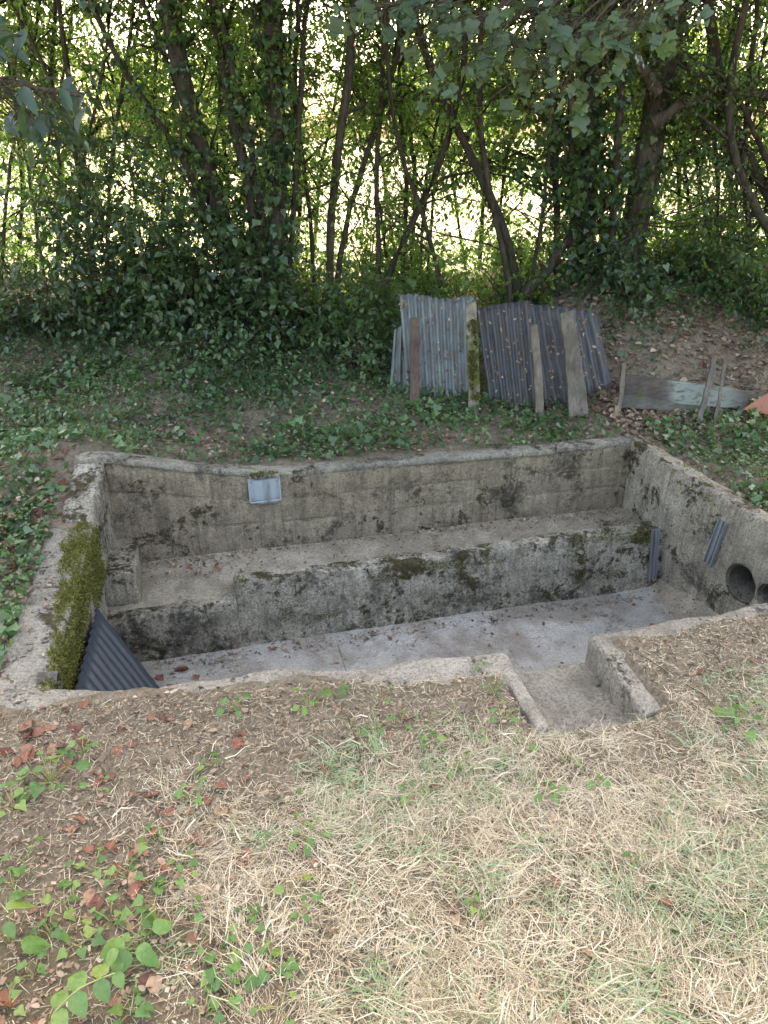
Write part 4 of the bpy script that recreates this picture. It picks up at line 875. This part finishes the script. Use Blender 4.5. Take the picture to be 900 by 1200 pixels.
bag = Bag(); V, Fc, r = ribbons(pa, R.choice([.0007, .0011, .0017, .0026], n, p=[.3, .38, .24, .08])); bag.add(V, Fc, np.clip(.55 * r + .45 * np.repeat(tcol, 8), 0, 1))
x, y = scatter(5200, -1.2, 3.2, -.2, 1.9, d_straw); n = len(x); P = on_ground(x, y) + [0, 0, .012]; ang = R.random(n) * 6.283
pa = arcs(P, nrm(np.stack([np.cos(ang), np.sin(ang), R.uniform(-.05, .3, n)], 1)), R.uniform(.03, .10, n), 4, (0, 0, -.3), .35); pa[:, :, 2] = np.maximum(pa[:, :, 2], gz(pa[:, :, 0], pa[:, :, 1]) + .004); ok = ~in_basin(pa[:, -1, 0], pa[:, -1, 1]); pa = pa[ok]
bag.add(*ribbons(pa, R.uniform(.0026, .0052, len(pa))))
def d_clip(x, y): return np.clip(ss(-.2, .5, x) * ss(1.40, 1.6, y) * ss(2.35, 2.1, y) * (.6 + .4 * wob(x, y, 6, 3)) + .75 * (y < 2.15) * ss(.3, .6, y), 0, 1)
x, y = scatter(62000, -1.4, 3.4, .2, 2.3, d_clip); n = len(x); P = on_ground(x, y) + [0, 0, .004]; ang = R.random(n) * 6.283
pa = arcs(P, nrm(np.stack([np.cos(ang), np.sin(ang), R.uniform(0, .2, n)], 1)), R.uniform(.012, .045, n), 2, (0, 0, -.2), .1); ok = ~in_basin(pa[:, -1, 0], pa[:, -1, 1]); pa = pa[ok]
bag.add(*ribbons(pa, R.uniform(.0012, .0026, len(pa))))
tag(bag.obj('dry_grass', M['straw']), 'matted straw coloured dry grass before the basin', 'dry grass', kind='stuff')
def d_green(x, y):
    e = ss(-.5, .1, x - .15 * ss(1.2, .8, y)); f = ss(1.75, 1.45, y)
    return np.clip(e * f * (.12 + .75 * wob(x, y, 3.7, 12) + .45 * wob(x, y, 9, 4)) + .16 * f * e + .5 * ss(.5, 1.4, x) * ss(1.4, .9, y) + .55 * np.exp(-((x - 1.72) / .12) ** 2 - ((y - 1.62) / .09) ** 2), .0, 1)
tx, ty = scatter(7500, -1.2, 3.2, -.2, 2.1, d_green); m = R.integers(0, len(tx), 31000); n = len(m); sp = R.normal(size=(n, 2)) * .014
P = on_ground(tx[m] + sp[:, 0], ty[m] + sp[:, 1]); ta = 2.6 * wob(tx, ty, 2.6, 2) + R.normal(size=len(tx)) * 1.2; tl = R.uniform(.5, 1.4, len(tx)); tr2 = R.random(len(tx)); ang = ta[m] + R.normal(size=n) * .9
pa = arcs(P, nrm(np.stack([np.cos(ang), np.sin(ang), R.uniform(.1, 1.3, n)], 1)), R.uniform(.03, .11, n) * tl[m], 5, (0, 0, -1.0), .05); pa[:, :, 2] = np.maximum(pa[:, :, 2], gz(pa[:, :, 0], pa[:, :, 1]) + .004)
ok = ~in_basin(pa[:, -1, 0], pa[:, -1, 1], -.02); pa = pa[ok]; n = len(pa); bag = Bag(); V, Fc, r = ribbons(pa, R.uniform(.0014, .0044, n)); bag.add(V, Fc, np.clip(.5 * r + .5 * np.repeat(tr2[m][ok], 10), 0, 1))
tag(bag.obj('grass', M['grass']), 'patchy short green grass growing through the dry straw', 'grass', kind='stuff')

# ------------------------------------------------------------------ single fallen leaves
def curled(seed):
    r = np.random.default_rng(seed); nu, nv = 5, 8; wv = [0.02, .30, .44, .48, .42, .30, .14, .0]; wv = np.array(wv) * r.uniform(.5, 1.0)
    c1, c2, tw_ = r.uniform(.4, 1.6), r.uniform(-.5, .7), r.uniform(-.5, .5); V = []
    for j in range(nv):
        for i in range(nu):
            u = (i / (nu - 1) * 2 - 1) * wv[j] * (1 + .12 * r.normal()); v = j / (nv - 1)
            a_ = u * c1 * 2.2; x_ = math.sin(a_) / (c1 * 2.2); z_ = (1 - math.cos(a_)) / (c1 * 2.2) + c2 * (v - .5) ** 2 * .6 + tw_ * u * v * .5
            V.append((x_, v - .5, z_ + .02 * r.normal()))
    V = np.array(V); V[:, 2] -= V[:, 2].min()
    Fc = [(j * nu + i, j * nu + i + 1, (j + 1) * nu + i + 1, (j + 1) * nu + i) for j in range(nv - 1) for i in range(nu - 1)]
    me = bpy.data.meshes.new('dead_leaf'); me.from_pydata([tuple(v) for v in V], [], Fc); me.materials.append(M['dead'])
    me.polygons.foreach_set('use_smooth', np.ones(len(Fc), bool)); return me
DL = [curled(s) for s in range(9)]
def dead(n, xs_, ys_, label, group, z=None, size=(.022, .052)):
    k = 0
    while k < n:
        x = R.normal(xs_[0], xs_[1]) if len(xs_) == 2 else R.uniform(xs_[0], xs_[1]); y = R.normal(ys_[0], ys_[1]) if len(ys_) == 2 else R.uniform(ys_[0], ys_[1])
        if z is None and in_basin(np.array([x]), np.array([y]), .01)[0]: continue
        if y < .5 or y > 6.2 or (z is None and abs(x - 1.1) < .3 and 1.55 < y < 2.1): continue
        o = bpy.data.objects.new('dead_leaf', DL[R.integers(0, 9)]); COL.objects.link(o)
        o.location = (x, y, (float(gz(x, y)) + .006) if z is None else z + .003); s = R.uniform(*size)
        o.scale = (s, s, s); o.rotation_euler = (R.normal() * .25, R.normal() * .25, R.random() * 6.28)
        tag(o, label, 'dead leaf', group); k += 1
dead(64, (-.55, .0, 0), (1.25, 1.93, 0), 'curled russet dead leaf on the bare soil before the basin lip', 'russet leaves before the lip')
dead(26, (-.55, .32), (1.25, .25), 'curled russet dead leaf on the bare soil before the basin lip', 'russet leaves before the lip', size=(.03, .07))
dead(20, (-.58, -.30, 0), (.80, 1.15, 0), 'dark brown curled dead leaf heaped among the broad leaved plants', 'brown leaves among the broad leaved plants', size=(.035, .07))
dead(22, (.1, 1.9, 0), (.9, 1.85, 0), 'lone russet dead leaf caught in the dry grass', 'russet leaves in the grass', size=(.02, .045))
dead(66, (-.93, .10), (3.1, .5), 'russet dead leaf in the ivy along the mossy wall', 'russet leaves along the mossy wall', size=(.035, .075))
dead(20, (-.80, .07), (3.72, .18), 'russet dead leaf on the earth beside the wall end above the ledge', 'russet leaves by the wall end', size=(.03, .055))
dead(16, (-.62, .07), (1.92, .09), 'curled russet dead leaf in the corner below the mossy wall end', 'russet leaves in the lip corner', size=(.035, .065))
dead(14, (-.40, -.05, 0), (3.5, 3.70, 0), 'small dead leaf lying on the bench beside the ledge', 'dead leaves on the bench', z=ZB, size=(.02, .045))
dead(12, (.1, 2.3, 0), (3.52, 3.72, 0), 'small dead leaf lying out along the bench', 'dead leaves out along the bench', z=ZB, size=(.015, .035))
dead(14, (-.24, .09), (3.0, .10), 'dead leaf on the trough floor beside the black sheet', 'dead leaves in the trough', z=ZF, size=(.04, .08))
dead(12, (.0, 2.3, 0), (2.95, 3.27, 0), 'small dead leaf lying out along the trough floor', 'dead leaves along the trough floor', z=ZF, size=(.02, .045))
dead(28, (3.2, .5), (5.1, .4), 'pale brown dead leaf on the bank behind the fallen boards', 'dead leaves on the bank', size=(.04, .075))
dead(16, (1.0, 3.0, 0), (4.05, 4.6, 0), 'pale brown dead leaf on the ground behind the back wall', 'dead leaves behind the back wall', size=(.03, .06))

# ------------------------------------------------------------------ small plants in front of the basin
WV = [leafmesh('weed_leaf', O_IVY, 'weed', .1, .2, .2), leafmesh('weed_leaf', O_OV, 'weed', .1, .3, .25), leafmesh('weed_leaf', O_OV, 'weed', .1, .15, .45)]
def weed(px, n, size, spread, label, group=None, kinds=(0,), h=.05):
    g = pz(*px, -.015); b = np.array([g[0], g[1], float(gz(g[0], g[1]))])
    root = empty('weed_plant', tuple(b)); tag(root, label, 'plant', group)
    bag = Bag(); items = []
    for i in range(n):
        a_ = i * 2.4 + R.random(); rr = spread * math.sqrt((i + .6) / n); e = b + [math.cos(a_) * rr, math.sin(a_) * rr, h * R.uniform(.3, 1.1)]
        e[2] = max(e[2], float(gz(e[0], e[1])) + .012)
        bag.add(*tubes(resample([b - [0, 0, .01], (b + e) / 2 + [0, 0, .012], e], 5)[None], np.array([[.0016, .0014, .0012, .001, .0009]]), 4))
        items.append((e, (math.cos(a_), math.sin(a_), -.15)))
    bag.obj('stem', M['stem'], root)
    for (e, d) in items:
        o = bpy.data.objects.new('leaf', WV[R.choice(kinds)]); COL.objects.link(o); o.parent = root
        dv = Vector(d).normalized(); s = size * .8 * R.uniform(.6, 1.25)
        up = Vector(nrm(R.normal(size=3) * .35 + [0, 0, 1] - AX * .2)); sd_ = dv.cross(up).normalized(); n_ = sd_.cross(dv)
        from mathutils import Matrix
        o.location = Vector(e) - Vector(b); o.rotation_mode = 'QUATERNION'; o.rotation_quaternion = Matrix((sd_, dv, n_)).transposed().to_quaternion(); o.scale = (s, s, s)
    return root
weed((62, 925), 14, .045, .075, 'bushy green seedling clump on the bare soil beside russet leaves', kinds=(0, 1), h=.07)
weed((20, 955), 9, .045, .06, 'smaller ivy seedling next to the bushy seedling clump', kinds=(0,), h=.05)
weed((275, 842), 9, .032, .045, 'pale green seedling just before the basin lip', kinds=(0, 1))
weed((362, 838), 9, .036, .045, 'dark green seedling before the middle of the basin lip', kinds=(1,))
weed((396, 826), 3, .045, .02, 'single broad leaved seedling close to the basin lip', kinds=(1,), h=.05)
weed((560, 785), 12, .018, .035, 'tiny leaved sprig growing out of the lip beside the notch', kinds=(1,), h=.06)
weed((578, 822), 10, .022, .035, 'tiny leaved sprig on the soil beside the notch wall', kinds=(1,), h=.05)
weed((868, 845), 12, .045, .07, 'fresh green plant at the edge of the dry clippings', kinds=(0, 2), h=.06)
weed((360, 985), 9, .035, .05, 'small green plant at the edge of the straw', kinds=(1,))
for p in [(470, 858), (505, 880), (440, 865), (530, 850), (350, 1050), (355, 1078), (555, 1070), (230, 930), (120, 935), (180, 990), (225, 945), (410, 865), (530, 900), (345, 945), (700, 920), (665, 895), (740, 1015), (905, 930), (640, 935), (250, 905), (100, 890), (480, 935), (560, 870), (590, 850), (500, 855), (450, 830), (545, 905), (610, 880)]:
    weed(p, int(R.integers(3, 7)), R.uniform(.02, .034), R.uniform(.02, .045), 'small green seedling scattered in the dry grass', 'small seedlings in the grass', kinds=(0, 1), h=.04)
for p in [(110, 1020), (205, 1035), (60, 1095), (265, 1130), (95, 1105), (15, 1040), (180, 1060), (225, 1075), (40, 1140), (270, 1165), (155, 1185), (320, 1130), (215, 1010), (130, 1080), (75, 1060), (290, 1090), (240, 1190), (30, 1010), (150, 1030), (10, 1180), (330, 1180)]:
    weed(p, int(R.integers(4, 8)), R.uniform(.028, .042), R.uniform(.03, .06), 'ivy seedling creeping over the soil around the broad leaved plants', 'ivy seedlings around the broad leaved plants', kinds=(0,), h=.035)
weed((165, 1115), 13, .058, .05, 'young hornbeam seedling with ribbed bright green leaves', kinds=(2,), h=.09)
weed((10, 1105), 7, .07, .05, 'broad leaved plant with long smooth green leaves', kinds=(2,), h=.10)
# shoot with paired oval leaves on one arching stem
a_, b_ = pz(55, 1195, 0.03), pz(135, 1140, .10); root = empty('weed_plant', (a_[0], a_[1], float(gz(a_[0], a_[1])))); tag(root, 'arching shoot with pairs of smooth oval green leaves', 'plant')
st = resample([np.array(root.location), a_, (a_ + b_) / 2 + [0, 0, .03], b_], 14); bag = Bag(); bag.add(*tubes(st[None], np.linspace(.0025, .0014, 14)[None], 6)); bag.obj('stem', M['stem'], root)
for i, j in enumerate((5, 8, 11, 13)):
    for s in (-1, 1):
        o = bpy.data.objects.new('leaf', WV[1]); COL.objects.link(o); o.parent = root; t_ = Vector(nrm(st[min(j + 1, 13)] - st[j - 1]))
        dv = (t_.cross(Vector((0, 0, 1))) * s + t_ * .35 + Vector((0, 0, -.25))).normalized(); up = Vector((0, -.25, 1)); sd_ = dv.cross(up).normalized()
        from mathutils import Matrix
        o.location = Vector(st[j]) - Vector(root.location); o.rotation_mode = 'QUATERNION'; o.rotation_quaternion = Matrix((sd_, dv, sd_.cross(dv))).transposed().to_quaternion(); k = (.05, .056, .05, .036)[i]; o.scale = (k, k, k)
